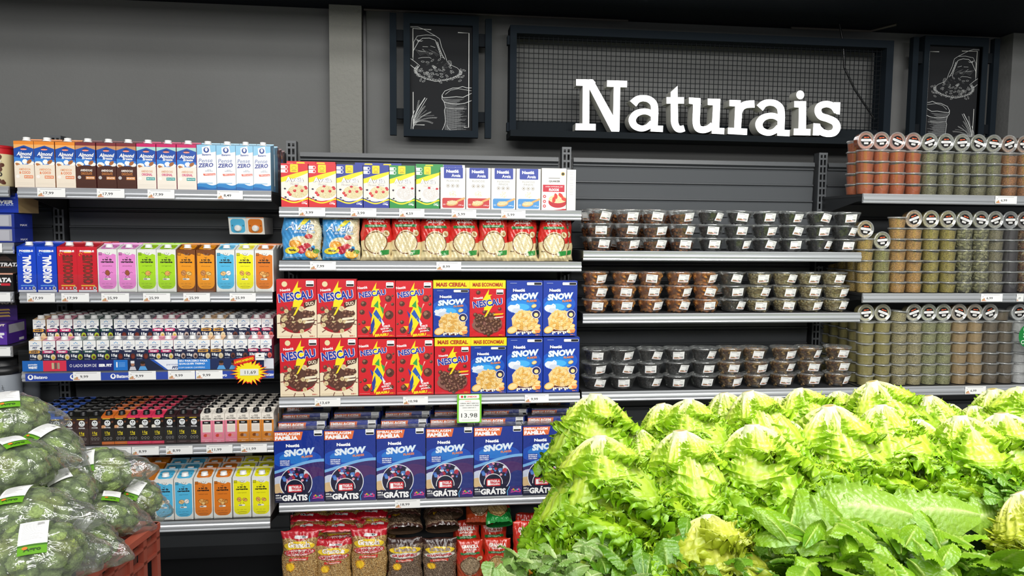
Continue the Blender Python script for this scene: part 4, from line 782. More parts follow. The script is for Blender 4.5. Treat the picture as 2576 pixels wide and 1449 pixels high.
exc=lambda x,z,Y: gx(690+x/z5,z,Y)
bp_('av',0,exc(222,1.38,3.02),'C2',3.015,'light blue bag of fine oats, leftmost on the oat bag shelf',h=1.02,g='light blue oat bags'); bp_('av',1,exc(552,1.38,3.02),'C2',3.015,'light blue bag of fine oats, beside the first red oat bag',h=.98,w_=.97,g='light blue oat bags'); bp_('av',0,exc(440,1.38,3.1),'C2',3.1,'light blue oat bag peeking out between two front light blue bags',g='light blue oat bags')
for i,x in enumerate((845,1095,1340,1578,1822,2065,2322)):
    bp_('fl',i%3,exc(x,1.38,3.02),'C2',3.012+.004*(i%2),f'red and cream bag of oat flakes, {ORD[i] if i else "leftmost"} of the seven front red bags' if i<6 else 'red and cream bag of oat flakes, rightmost of the seven red bags',h=1+.02*math.sin(i*2),rot=(-.05,0,.03*math.sin(i*3)),g='red oat bags')
    bp_('fl',(i+1)%3,exc(x+18,1.38,3.1)+.01,'C2',3.09,f'red and cream oat flake bag, {ORD[i]} from left in second row',g='red oat bags, second row')
GBX=[('gr',0,200,1341,1.0,'red-topped traditional granola bag, leftmost on the base deck'),('gr',1,485,1362,.97,'red-topped traditional granola bag, shorter one second from left'),('gr',0,782,1335,1.0,'red-topped traditional granola bag, tallest, third from left'),('gd',0,1085,1359,.98,'brown-topped chocolate granola bag, left of the two'),('gd',1,1375,1359,.98,'brown-topped chocolate granola bag, right of the two'),('cc',0,1632,1364,.95,'small red cocoa granola bag beside the chocolate bags'),('tr',0,1860,1360,.98,'red and green traditional granola bag'),('mel',0,2110,1317,1.0,'tall red and yellow honey granola bag beside the lettuce'),('yel',0,2300,1360,1,'yellow honey granola bag half hidden by the lettuce')]
for k,s,x,h,w_,lb in GBX:
    zt=.0225; Y=3.01; h=gz(690+x/z5,h,Y)-.026; H0={'gr':.235,'gd':.235,'mel':.22}.get(k,.2); 
    put(BG[k,s],lb,(exc(x,.25,Y),Y,zt+.001),(-.04,0,random.uniform(-.03,.03)),(w_,1,h/H0),'granola bags, front row')
for i,(k,s,x,Y,dz,rt) in enumerate((('gr',1,275,3.09,.02,0),('gr',0,540,3.09,.02,0),('gr',1,800,3.09,.0,0),('gr',0,330,3.17,.06,0),('gr',1,600,3.17,.06,0),('gr',0,860,3.17,.06,0),('cc',0,1600,3.09,.0,0),('tr',0,1830,3.09,.01,0),('mel',0,2130,3.09,0,0))):
    put(BG[k,s],f'granola bag in the rear of the base deck, {ORD[i]} of the rear bags',(exc(x,.3,Y),Y,.0225),(-.03,0,0),(1,1,1.08+dz*1.5),'granola bags, rear rows')
# bags lying flat on top, bottoms toward the aisle
for i,(k,s,x,z,lb) in enumerate((('gd',0,1085,.27,'chocolate granola bag lying on left chocolate bag, lower of two'),('gd',1,1070,.322,'chocolate granola bag lying on left chocolate bag, upper of two'),('gd',1,1400,.27,'chocolate granola bag lying on right chocolate bag, lower of two'),('gd',0,1420,.325,'chocolate granola bag lying on right chocolate bag, upper of two'))):
    put(BG[k,s],lb,(exc(x,z,3.03),3.03+.01*(i%2),z),(-PI/2+.12,0,.06*(-1)**i),(1,1,1.0),'lying chocolate granola bags')
put(BG['cc',0],'red cocoa granola bag leaning on top, above the small cocoa bag',(exc(1700,.33,3.05),3.05,.262),(-.75,0,-.12),(1,1,1),'leaning granola bags'); put(BG['tr',0],'green bottomed granola bag lying above the traditional bag',(exc(1880,.33,3.03),3.03,.27),(-PI/2+.55,0,.12),(1,1,.95),'leaning granola bags')
for i,(x,Y,z,lb) in enumerate(((255,3.29,.275,'lowest at left'),(300,3.31,.312,'upper at left'),(520,3.29,.27,'lowest in the middle'),(590,3.31,.31,'upper in the middle'),(850,3.29,.272,'lowest at right'),(840,3.31,.318,'upper at right'))):
    put(BG['gr',i%2],'red granola bag lying on the rear pile, red top forward, '+lb,(exc(x,.3,3.06),Y,z),(PI/2-.02,PI,.05*(-1)**i),(1,1,1),'red granola bags piled behind')
M_TLID = clear_mat('clear_tub_lid', tint=(.97,.975,.975), base=.16, rough=.12, haze=.07)
# ================================================================== tubs of nuts and fruit
def tub_fill(kind):
    mb=MB(); cfg=dict(almond=(['#8a4e26','#a0622f','#74401c','#b4753c'],.0125,.0065,74,'#5a3018',.62),raisin=(['#1c1614','#2a201c','#141010','#382a24'],.007,.0055,110,'#120e0c',.85),apricot=(['#d88c38','#e09c48','#cc7c2c','#c07028'],.017,.008,54,'#a8621c',.92),seed=(['#6a5a3c','#54482e','#7c6a48','#443a26'],.005,.003,170,'#4a4028',.8),
        pumpkin=(['#d8c48c','#e4d4a0','#c4ac70','#ece0b8'],.010,.0042,130,'#b09a60',.85),nut=(['#a8824c','#c09c64','#8c6434','#d0b080','#7a4e2c'],.013,.0068,74,'#6a4a28',.85))[kind]
    cs,a,b,n,dark,full=cfg; H=.05*full; r0,r1=.036,.036+.0165*full
    mb.lathe([(r0-.004,.003),(r1-.006,H-.002)],14,dark,cap0=True,cap1=True)
    for k in range(n):
        if k<n*.7: z=.003+(H-.003)*random.random(); r=r0+(r1-r0)*(z/H)-.0055; t=random.uniform(0,2*PI)
        else: z=H-.001; r=(r1-.006)*math.sqrt(random.random()); t=random.uniform(0,2*PI)
        mb.ell((r*math.cos(t),r*math.sin(t),z),(a,b,b*.9),random.choice(cs),rot=Euler((random.uniform(-.7,.7),random.uniform(-.9,.9),t+PI/2+random.uniform(-.8,.8))),nu=6,nv=4)
    return mb.mesh({'almond':'almonds','raisin':'raisins','apricot':'dried_apricots','seed':'seeds','pumpkin':'pumpkin_seeds','nut':'shelled_nuts'}[kind],M_FOOD)
mb=MB(); mb.lathe([(.001,.0015),(.037,.0015),(.040,.004),(.052,.047),(.0535,.050),(.0595,.0505),(.0595,.0525)],40,'#ffffff'); TUB_BOWL=mb.mesh('tub_bowl',M_CLEAR)
mb=MB(); mb.lathe([(.0602,.0498),(.0606,.0505),(.0606,.0545),(.059,.0562),(.054,.0562),(.0535,.0550),(.044,.0548),(.0425,.0575),(.02,.058),(.001,.058)],40,'#ffffff'); TUB_LID=mb.mesh('tub_lid',M_TLID)
def labelmesh(seed):
    random.seed(seed); mb=MB(); th0=random.uniform(-.12,.5); tilt=random.uniform(-.2,.1); vc=random.uniform(-.001,.002); L,Hh=.050,.034
    def fn(u,v,d=0.):
        X=(u-.5)*L; Z=(v-.5)*Hh; x=X*math.cos(tilt)-Z*math.sin(tilt); z=.027+vc+X*math.sin(tilt)+Z*math.cos(tilt); r=.0445+.0150*(z-.004)/.043+.0010+d; a=-PI/2+th0+x/r
        return (r*math.cos(a), r*math.sin(a), z)
    mb.grid(lambda u,v:fn(u,v),'#f4f4f2',10,2,sm=True); p=Pan(mb,(0,0,0),(L,0,0),(0,0,Hh),fn=fn,eps=2e-5,base=.0002)
    p.rect(.1,.86,.6,.9,'#666'); 
    for k in range(5): p.rect(.58,.8-.07*k,.86-.04*(k%2),.815-.07*k,'#b8b8b8')
    for k in range(4): p.rect(.08,.5-.06*k,.4,.51-.06*k,'#dadada')
    for k,c in enumerate(('#c86a4a','#7a9a4a','#a04a3c','#5a6a3c','#c8925a')): p.disc(.14+.075*k,.22+.02*(k%2),.045,c,n=8)
    p.rect(.1,.1,.5,.15,'#a05038'); p.rect(.48,.14,.72,.2,'#e08070'); p.rect(.55,.28,.88,.34,'#3a3a3a'); p.rect(.72,.14,.88,.24,'#a8a8a8')
    return mb.mesh('label_sticker',M_PAPER)
LABS=[labelmesh(100+i) for i in range(10)]; random.seed(11)
# loose cling wrap around each tub
def wrapm(seed):
    mb=MB(); n=44; pr=[]
    rs=np.random.default_rng(seed); ph=rs.uniform(0,6.28,6); vs=[];fs=[]; rows=[(.043,.001),(.046,.012),(.050,.026),(.055,.040),(.0605,.049),(.0625,.0535)]
    for i,(r,z) in enumerate(rows):
        for k in range(n):
            a=2*PI*k/n; q=1+.018*math.sin(3*a+ph[0]+i*.5)+.018*math.sin(7*a+ph[1]+i*.7)*math.sin(i*.6+.3)+.010*math.sin(13*a+ph[2]); 
            if i in(0,5): q=1+.01*math.sin(5*a+ph[3])
            vs.append((r*q*math.cos(a),r*q*math.sin(a),z))
    for i in range(len(rows)-1):
        for k in range(n): fs.append((i*n+k,i*n+(k+1)%n,(i+1)*n+(k+1)%n,(i+1)*n+k))
    mb.add(vs,fs,'#ffffff',0,False); return mb.mesh('film_wrap',M_CLING)
WRAPS=[wrapm(i) for i in range(3)]
FL={k:tub_fill(k) for k in ('almond','raisin','apricot','seed','pumpkin','nut')}
TN=dict(almond='tub of almonds',raisin='tub of black raisins',apricot='tub of orange dried apricots',seed='tub of dark brown seeds',pumpkin='tub of pale pumpkin seeds',nut='tub of shelled mixed nuts')
z9=3.5778
def tubs(key,kinds,cols,shn,back=(0,1,2,3)):
    for i,(k,x) in enumerate(zip(kinds,cols)):
        for t in range(3):
            X=gx(1440+x/z9,ZS[key]+.05*t,3.075); lb=LABS[(i*7+t*3+ord(key[1]))%10]
            tp=T('nut_tub','tub',('tub_bowl',TUB_BOWL),('tub_lid',TUB_LID),('film_wrap',WRAPS[(i+t)%3]),(FL[k].name.split('.')[0],FL[k]),('label_sticker',lb))
            tl=('bottom','middle','top')[t]
            put(tp,f'clear {TN[k]}, {tl} of {ORD[i]} stack from left, {shn}',(X+random.uniform(-.004,.004)*t,3.075+random.uniform(-.003,.003),ZS[key]+.0585*t+.001),(0,(random.uniform(-.05,.05) if t==2 and key=='R1' else 0),random.uniform(-.15,.15)),(1,1,1),f'clear tubs on the {shn}')
    for i in back:
        for t in range(3 if key=='R1' else 2):
            X=gx(1440+cols[i]/z9,ZS[key],3.075)+random.uniform(-.01,.01)
            tp=T('nut_tub','tub',('tub_bowl',TUB_BOWL),('tub_lid',TUB_LID),(FL[kinds[i]].name.split('.')[0],FL[kinds[i]]),('label_sticker',LABS[(i+t)%10]))
            put(tp,f'clear {TN[kinds[i]]}, {("bottom","middle","top")[t]}, behind {ORD[i]} stack from left, {shn}',(X-.006,3.2,ZS[key]+.0585*t+.001),(0,0,random.uniform(-1,1)),(1,1,1),f'second row of tubs on the {shn}')
tubs('R1',['almond']*4+['raisin']*6,[245,495,735,985,1240,1480,1720,1960,2205,2440],'upper nut shelf')
tubs('R2',['apricot']*5+['seed']+['pumpkin']*4,[205,450,697,945,1195,1440,1665,1905,2132,2355],'middle nut shelf',(5,))
tubs('R3',['raisin']*5+['nut']*5,[205,447,690,932,1172,1410,1642,1885,2125,2370],'lowest nut shelf',())
# ================================================================== spice cups
def cup_fill(col,kind,name):
    mb=MB(); r0,r1=.0305,.0345; H=.036 if kind!='leaf' else .04
    rs=random.Random(hash(col)%1000 if False else sum(map(ord,col)))
    if kind=='leaf':
        mb.lathe([(r0-.004,.001),(r1-.004,H)],16,mixc(col,'#000000',.4),cap0=True,cap1=True)
        for k in range(46):
            t=rs.uniform(0,6.28); z=rs.uniform(.004,H); r=r0-.003+(r1-r0)*z/H; c=mixc(col,rs.choice(['#e0dca8','#4a5028','#8a8a50']),rs.uniform(0,.6))
            mb.ell((r*math.cos(t),r*math.sin(t),z),(.012,.0015,.0055),c,rot=Euler((rs.uniform(-.3,.3),rs.uniform(-1.2,1.2),t+PI/2)),nu=6,nv=4)
    else:
        ng=40 if kind=='flake' else 24; nvv=10 if kind=='flake' else 5; am={'flake':.45,'powder':.06}[kind]; top=rs.uniform(-.003,.003)
        def colf(u,v): return col
        def pos(u,v):
            a=2*PI*u; z=.001+v*(H+.0035*math.sin(a+top*900)); r=r0+(r1-r0)*v-.0008-(.0006*math.sin(a*17+v*23) if kind=='flake' else 0); return (r*math.cos(a),r*math.sin(a),z)
        mb.grid(pos,colf,ng,nvv); mb.grid(lambda u,v:(pos(u,1)[0]*(1-v),pos(u,1)[1]*(1-v),pos(u,1)[2]+.001*v),colf,ng,2)
    return mb.mesh(name,M_FLAKE if kind=='flake' else M_DRY)
mb=MB(); mb.lathe([(.001,.0005),(.031,.0005),(.0325,.002),(.0362,.043),(.0375,.0445)],32,'#ffffff'); CUP=mb.mesh('cup_body',M_CUP)
mb=MB(); mb.lathe([(.0375,.0415),(.0395,.0420),(.0395,.0455),(.0375,.0478),(.0350,.0478),(.0343,.0452),(.001,.0452)],32,'#ffffff'); CLID=mb.mesh('cup_lid',M_LID)
def lidlabel(bright=False,ang=0.):
    mb=MB(); R=.0235; p=Pan(mb,(-R,-R,.0456),(2*R,0,0),(0,2*R,0)); p.disc(.5,.5,.5,'#161414',n=28)
    def q(x,y):
        c,s=math.cos(ang),math.sin(ang); x-=.5;y-=.5; return (.5+x*c-y*s,.5+x*s+y*c)
    for (a,b,c,d,col) in ((.28,.72,.52,.82,'#d8603a'),(.56,.74,.78,.82,'#d8603a'),(.1,.42,.9,.64,'#f4f2ee'),(.3,.16,.72,.34,'#e8e6e4')): p.poly([q(a,b),q(c,b),q(c,d),q(a,d)],col)
    for e in ((.1,.53),(.9,.53)): p.disc(*q(*e),.11,'#f4f2ee',n=12)
    p.poly([q(.2,.51),q(.8,.51),q(.8,.545),q(.2,.545)],'#8a8480'); 
    for k in range(6): p.poly([q(.36+.06*k,.19),q(.38+.06*k,.19),q(.38+.06*k,.31),q(.36+.06*k,.31)],'#777')
    return mb.mesh('lid_label',M_PAPER)
LL=[lidlabel(ang=a) for a in (-.12,.1,.35,-.35,.02)]
FN=dict(pap=('#cc6c34','powder','ground_spice','orange paprika'),ore=('#9a9670','flake','dried_herb','grey-green oregano'),cin=('#c48a54','flake','ground_spice','brown spice'),gold=('#d4b460','flake','ground_spice','golden flaked spice'),herb=('#b0aa68','flake','dried_herb','olive herb'),org=('#dcae62','flake','ground_spice','orange-gold flaked spice'),yel=('#c0b058','flake','dried_herb','yellow-green herb'),bay=('#b2ae84','leaf','bay_leaves','bay leaves'),
        grey=('#9c9474','flake','dried_herb','grey dried herb'),dark=('#4a4448','powder','ground_spice','dark spice'),stick=('#8c5230','leaf','cinnamon_pieces','cinnamon bark'),olive=('#bcb06c','powder','ground_spice','olive-yellow ground spice'),pale=('#ccc090','flake','dried_herb','pale flaked spice'),gseed=('#bcbc88','flake','seeds','green seeds'),tan=('#c8ac7c','powder','ground_spice','tan ground spice'),brn=('#84745c','powder','ground_spice','dark brown ground spice'),wht=('#e8e8e8','powder','salt','white salt'))
CF={k:cup_fill(v[0],v[1],v[2]) for k,v in FN.items()}
def cup(k): return T('spice_cup','spice cup',('cup_body',CUP),('cup_lid',CLID),(FN[k][2],CF[k]))
z11=3.8134; PIT=.0478
def cups(key,kinds,xs,ns,lie,shn,back=0,bcols=1):
    n=len(kinds)
    for i,(k,x,m_,l) in enumerate(zip(kinds,xs,ns,lie)):
        pl=('leftmost' if i==0 else 'rightmost' if i==n-1 else ORD[i]+'-from-left')
        for t in range(m_):
            X=gx(2040+x/z11,ZS[key]+.04*t,3.05); put(cup(k),f'{FN[k][3]} cup, {ORD[t]} from bottom, {ORD[i]} stack from left, {shn}',(X,3.055,ZS[key]+PIT*t+.0005),(0,0,random.uniform(0,6)),(1,1,1),f'spice cups on the {shn}')
        if l:
            zt=ZS[key]+PIT*m_+.0395; X=gx(2040+x/z11,zt,3.04); tp=T('spice_cup','spice cup',('cup_body',CUP),('cup_lid',CLID,('lid_label',LL[(i*2+m_)%5])),(FN[k][2],CF[k]))
            put(tp,f'{FN[k][3]} cup lying atop {ORD[i]} stack from left, {shn}',(X,3.078,zt),(PI/2,0,0),(1,1,1),f'lying spice cups on the {shn}')
    for c in range(bcols):
        for r in range(1,back+1):
            X=gx(2040+xs[c]/z11,ZS[key],3.05)
            for t in range(ns[c]): put(cup(kinds[c]),f'{FN[kinds[c]][3]} cup, {ORD[t]} from bottom, {ORD[r]} behind {ORD[c]} stack, {shn}',(X-.002,3.055+.0795*r-.0*c,ZS[key]+PIT*t+.0005),(0,0,1.3*t),(1,1,1),f'rear spice cups on the {shn}')
cups('F1',['pap']*4+['ore']*5+['cin']*2,[520,668,820,975,1128,1285,1440,1598,1745,1893,2040],[4]*11,[1]*11,'top spice shelf',1)
put(cup('pap'),'clear cup of orange paprika, topmost of the rear left stack, top spice shelf',(gx(2040+520/z11,ZS['F1'],3.05)-.002,3.1345,ZS['F1']+PIT*4+.0005),(0,0,0),(1,1,1),'rear spice cups on the top spice shelf')
cups('F2',['gold','herb','org','org','yel','yel','bay','bay','grey','dark','stick'],[515,675,825,980,1143,1306,1465,1622,1760,1902,2040],[5,4,7,6,6,6,6,6,6,6,6],[1,1,0,1,1,1,1,1,1,1,1],'middle spice shelf',3,2)
cups('F3',['olive','olive','pale','pale','gseed','gseed','tan','tan','brn','brn','wht'],[520,680,838,980,1120,1262,1412,1562,1708,1850,1988],[6]*11,[1,1,0,1,1,1,1,1,1,0,1],'lower spice shelf',4,2)
put(cup('pale'),'clear cup of pale flaked spice standing topmost on third stack, lower spice shelf',(gx(2040+838/z11,1.1,3.05),3.055,ZS['F3']+PIT*6+.0005),(0,.06,0)); put(cup('brn'),'clear cup of dark brown spice standing topmost on tenth stack, lower spice shelf',(gx(2040+1850/z11,1.1,3.05),3.075,ZS['F3']+PIT*6+.0005),(0,0,0))
# ================================================================== price tags
def ptag(px0,px1,key,price,where,fade=False,y=2.9885,z=None,dz=0.,h=.034):
    zz=(ZS[key] if z is None else z)-.019+dz; x0,x1=gx(px0,zz,y),gx(px1,zz,y); W=x1-x0; mb=MB(); mb.box(0,0,-h/2,W,.0008,h/2,'#f2f2f0'); p=Pan(mb,(0,0,-h/2),(W,0,0),(0,0,h))
    p.rect(.1,.84,.86,.885,'#a8a8a8'); p.text('R$',.09,.62,.045,.1,'#666'); p.text(price,.4,.42,.36*len(price)/5,.34,'#2a2a2e',.01)
    p.disc(.14,.3,.045,'#c8926a'); p.disc(.08,.22,.04,'#b8b080'); p.rect(.03,.08,.24,.17,'#d88a6a')
    tag(link('price_tag',mb.mesh('price_tag',M_PAPER)),f'white price tag reading {price}, {where}','price tag','white shelf price tags').location=(x0,y,zz)
Z=z1
for a,b,pr,wh in ((335,588,'17,99','below the coconut almond cartons'),(872,1120,'17,99','below the chocolate almond cartons'),(1328,1570,'17,99','below the pink-topped almond cartons'),(1955,2185,'8,49','faint, below the zero milk cartons')): ptag(a/Z,b/Z,'S1',pr,wh)
for a,b,pr,wh in ((243,493,'17,99','below the bright blue cartons'),(552,802,'17,99','below the red cartons'),(912,1162,'25,99','below the pink-panelled cartons'),(1288,1532,'25,99','below the lime cartons'),(1650,1890,'25,99','below the brown cartons'),(2067,2302,'25,99','below the yellow and orange cartons')): ptag(a/Z,b/Z,'S2',pr,wh)
for a,b,pr,wh in ((657,907,'9,99','third left shelf, leftmost tag'),(1157,1403,'9,99','third left shelf, second tag'),(1513,1755,'9,99','third left shelf, third tag'),(1763,2003,'9,99','third left shelf, fourth tag')): ptag(a/Z,b/Z,'S3',pr,wh,y=2.984)
for a,b,pr,wh in ((640,880,'7,99','half hidden behind the broccoli'),(937,1180,'8,99','below the orange-topped black cartons'),(1187,1430,'8,99','below the pink-topped black cartons'),(1493,1733,'8,99','below the maroon-topped black cartons'),(1857,2092,'11,99','below the cream and pink cartons'),(2168,2402,'11,99','below the cream and orange cartons')): ptag(a/Z,b/Z,'S4',pr,wh)
Q=lambda a: 690+a/z5
for a,b,pr,wh,k in ((203,423,'3,99','faint, below the red oat boxes','C1'),(635,848,'3,99','below the blue oat boxes','C1'),(1038,1247,'4,59','below the green oat boxes','C1'),(1473,1678,'5,99','below the red-panelled cream boxes','C1'),(1885,2087,'5,99','below the blue-panelled cream boxes','C1'),(297,512,'7,99','faint, below the light blue oat bags','C2'),(1347,1553,'8,99','below the red oat bags','C2'),
    (335,550,'13,69','below the red and cream cereal boxes','C3'),(1070,1277,'10,98','below the yellow splash red cereal boxes','C3'),(2082,2280,'9,99','below the blue flake cereal boxes','C3'),(1003,1211,'18,99','below the family cereal boxes','C4')): ptag(Q(a),Q(b),k,pr,wh)
V=lambda a: 2040+a/z11
ptag(V(1632),V(1838),'F2','6,99','middle spice shelf below the bay leaves'); ptag(V(1480),V(1678),'F3','6,99','lower spice shelf, half hidden by lettuce'); ptag(V(1770),V(1975),'F1','6,99','faint, top spice shelf'); ptag(V(1975),V(2040),'F2','6,99','middle spice shelf at the right edge')
for (z,px,l),b in zip(LF[1:],(5,26,26)): ptag(-40,b,'F1','9,99',l.replace('far left shelf ','on far left rail '),z=z)
# green offer ticket
mb=MB(); A=at(1150,992,2.975); B=at(1211,1063,2.975); W,H=B.x-A.x,A.z-B.z; mb.box(0,0,-H,W,.001,0,'#7cc83c'); p=Pan(mb,(0,0,-H),(W,0,0),(0,0,H)); p.rr(.08,.84,.9,.98,.04,'#f4f6f0'); p.disc(.2,.91,.05,'#d8342c'); p.disc(.32,.91,.05,'#3a9a3c'); p.text('UNIDOS',.6,.91,.4,.055,'#e04a3c',.05)
p.rr(.07,.03,.93,.81,.06,'#f4f6f0'); p.text('OFERTA',.45,.75,.24,.03,'#e05a4a',.02)
for k,t in enumerate(('CEREAL MAT NESCAU','210G + SNOW FLAKES','230G NESTLÉ C')): p.text(t,.5,.68-.075*k,(.76,.78,.56)[k],.035,'#2a2a2a',.03)
p.rect(.28,.43,.85,.437,'#888'); p.text('13,98',.5,.25,.66,.17,'#1c1c1c',.0); p.rect(.2,.1,.8,.107,'#888')
tag(link('offer_ticket',mb.mesh('offer_ticket',M_CARD)),'green edged offer ticket reading 13,98 hanging from the cereal shelf','offer ticket').location=(A.x,2.975,A.z)
# yellow starburst
mb=MB(); c=at(627,920+14,2.968); n=24; pts=[]; pts2=[]
for k in range(2*n):
    a=PI*k/n; r=.066*(1 if k%2 else .74)*(1+.12*math.sin(k*2.3)); pts.append((c.x+r*1.05*math.cos(a),2.968,c.z-.004+r*.78*math.sin(a))); pts2.append((c.x+(r-.005)*1.02*math.cos(a),2.9675,c.z-.004+(r-.005)*.76*math.sin(a)))
mb.add(pts,[tuple(range(2*n))],'#e0301c'); mb.add([(x,2.9695,z) for x,y,z in pts],[tuple(range(2*n))],'#e0301c'); mb.add(pts2,[tuple(range(2*n))],'#f6e21c'); sb=link('starburst_sign',None); sb.location=(0,0,0)
for nm,m_ in (('burst',mb),): link(nm,m_.mesh(nm,M_CARD),sb)
mb=MB(); a,b=at(588,920,2.966),at(640,893,2.966); mb.add([(a.x,2.9665,a.z-.001),(b.x,2.9665,at(640,908,2.966).z),(b.x,2.9665,b.z),(a.x,2.9665,at(588,905,2.966).z)],[(0,1,2,3)],'#d8241c'); p=Pan(mb,(a.x,2.9665,a.z),(b.x-a.x,0,.018),(0,0,.024)); p.text('LANÇAMENTO',.5,.45,.9,.5,'#f6e21c',.05); link('banner',mb.mesh('banner',M_CARD),sb)
mb=MB(); a,b=at(642,906,2.965),at(665,888,2.965); mb.box(a.x,2.9655,a.z,b.x,2.967,b.z,'#f2f2f0'); p=Pan(mb,(a.x,2.9655,a.z),(b.x-a.x,0,0),(0,0,b.z-a.z)); p.text('parmalat',.5,.35,.85,.2,'#2a2a2a'); p.disc(.5,.65,.14,'#2a2a2a',ry=.08); link('logo_plate',mb.mesh('logo_plate',M_CARD),sb)
mb=MB(); a,b=at(604,945,2.965),at(650,928,2.965); mb.box(a.x,2.966,a.z,b.x,2.9672,b.z,'#e4e4dc'); p=Pan(mb,(a.x,2.966,a.z),(b.x-a.x,0,0),(0,0,b.z-a.z)); p.text('11,69',.55,.45,.6,.6,'#2a2a2a'); link('price_card',mb.mesh('price_card',M_PAPER),sb)
tag(sb,'yellow starburst launch sign with red edge reading 11,69 on third left shelf','promo sign')
# green round wobbler at the right edge
mb=MB(); c=at(2592,845,2.95); p=Pan(mb,(c.x-.056,2.95,c.z-.056),(.112,0,0),(0,0,.112)); mb.lathe([(.056,0),(.056,.0015)],30,'#1d7a3c'); 
mb2=MB(); mb2.add([(c.x+.056*math.cos(a*PI/16),2.951,c.z+.056*math.sin(a*PI/16)) for a in range(32)],[tuple(range(32))],'#1c7c3a'); p=Pan(mb2,(c.x-.056,2.951,c.z-.056),(.112,0,0),(0,0,.112)); p.text('UN',.3,.75,.2,.14,'#e8f4e8',.04); p.rect(.2,.55,.5,.6,'#cfe8d0'); p.rect(.2,.44,.5,.5,'#cfe8d0'); p.ring(.2,.25,.08,.025,'#e8f4e8')
mb2.box(c.x-.01,2.952,c.z+.05,c.x+.01,2.9535,gz(2570,745,2.952),'#1c7c3a'); tag(link('round_wobbler',mb2.mesh('round_wobbler',M_CARD)),'green round hanging sign cut by the right edge of the photo','shelf sign')
# ================================================================== far left products
mb=MB(); zt=LF[0][0]; r=.062; X=gx(-3,1.7,3.09); H=.155
mb.lathe([(r-.003,0),(r,.004),(r,H-.02)],36,['#d8c890','#e8dcae'],cz=0); mb.lathe([(r+.0005,H-.032),(r+.0005,H-.012)],36,'#c8242c'); mb.lathe([(r,H-.012),(r+.002,H-.01),(r+.002,H),(0.001,H)],36,'#b81e28')
p=Pan(mb,(0,0,0),(.12,0,0),(0,0,.12),fn=lambda u,v,d:((r+.001+d)*math.sin((u-.5)*2.),-(r+.001+d)*math.cos((u-.5)*2.),v*.13)); p.text('DEVORADOR',.72,.88,.4,.04,'#c8242c'); p.text('NUTTY',.6,.68,.6,.12,'#f4f0e0',.05,edge='#3a2a20'); p.text('ISSIMO',.66,.35,.5,.14,'#241c18',.05)
for a,b in ((.85,.85),(.9,.62),(.85,.5),(.82,.15),(.92,.12)): p.disc(a,b,.07,'#5a3020',n=10,wob=.2)
tag(link('chocolate_tin',mb.mesh('chocolate_tin',M_CARD)),'round red and cream tin on the far left top shelf','tin').location=(X,3.07,zt)
def simplebox(nm,x1,w,z,h,Y,d,side,art,lb,top=None,rz=0.,cat='box',cols=None):
    mb=MB(); mb.box(-w,0,0,0,d,h,side,cols=[side,cols or side,side,side,top or side,side]); art(Pan(mb,(-w,0,0),(w,0,0),(0,0,h)),Pan(mb,(0,0,0),(0,d,0),(0,0,h))); o=link(nm,mb.mesh(nm,M_CARD)); o.location=(x1,Y,z); o.rotation_euler=(0,0,rz); tag(o,lb,cat)
zb=LF[1][0]
def pw(p,s): p.text('POWER',.64,.55,.55,.2,'#f4f4f8',.05,shear=.2); p.text('PROTEIN BAR',.66,.4,.5,.08,'#a8c0f0',.03); p.rect(.4,.75,.95,.77,'#8aa0e0')
for k in range(2):
    def pb(p,s): p.rect(.3,.1,.95,.92,'#9a9aa4'); p.rect(.35,.15,.9,.85,'#b4b4bc'); s.text('MAX',.5,.2,.4,.14,'#f0f0f4',.04)
    simplebox('protein_bar_box',gx(42,zb,3.04),.2,zb+.001+.056*k,.055,3.03,.13,'#1c3088',pb,('lower','middle')[k]+' blue display box of bars with grey windows, far left','#16246a')
simplebox('protein_bar_box',gx(46,zb+.15,3.05),.2,zb+.115,.075,3.05,.12,'#1a37a8',pw,'topmost blue protein bar box with white lettering, far left',rz=-.12,cols='#a08a60')
zb=LF[2][0]
def n1(p,s): p.text('NUTRATA',.8,.42,.5,.2,'#f4f4f4',.05,shear=.2); p.poly([(.62,.62),(.78,.95),(.92,.62)],'#4a3830'); p.rect(.55,.28,.9,.3,'#a86a50')
def n2(p,s): p.text('NUTRATA',.7,.62,.56,.26,'#f4f4f4',.06,shear=.2); p.rect(.6,.34,.8,.42,'#c0b0a0'); p.rect(.8,.3,.95,.44,'#c82838'); p.rect(0,.93,1,1,'#e0a890')
simplebox('supplement_box',gx(36,zb,3.03),.22,zb+.001,.068,3.025,.13,'#1a1818',n2,'black box with white lettering on far left shelf, lower of two',top='#d89c80'); simplebox('supplement_box',gx(49,zb+.1,3.06),.22,zb+.070,.075,3.05,.12,'#141314',n1,'black box with white lettering on far left shelf, upper of two')
zb=LF[3][0]
def pu(p,s): p.text('EANUT',.88,.9,.2,.1,'#e8dcc8',.06); p.rect(.0,.0,1,.6,'#5a32a0'); p.text('MAJOR',.82,.35,.28,.16,'#f0e8f8',.06); p.rect(.75,.52,.92,.56,'#e8c040'); p.rr(.88,.44,.97,.55,.01,'#e8e8ea'); s.rect(.1,.5,.9,.9,'#a8a8b0'); s.rect(.6,.08,.85,.2,'#d8d8dc')
simplebox('peanut_bar_box',gx(18,zb+.02,3.03),.3,zb+.001,.085,3.03,.14,'#43257e',pu,'open purple peanut bar display box on far left shelf',cols='#4a2a88')
mb=MB(); mb.box(-.25,0,0,0,.004,.062,'#3a1f6a'); p=Pan(mb,(-.25,0,0),(.25,0,0),(0,0,.062)); 
for k in range(3): p.poly([(.66,.2+.2*k),(.9,.24+.2*k),(.88,.34+.2*k),(.64,.3+.2*k)],'#d8b060'); p.rect(.66,.26+.2*k,.88,.28+.2*k,'#4a2a1c')
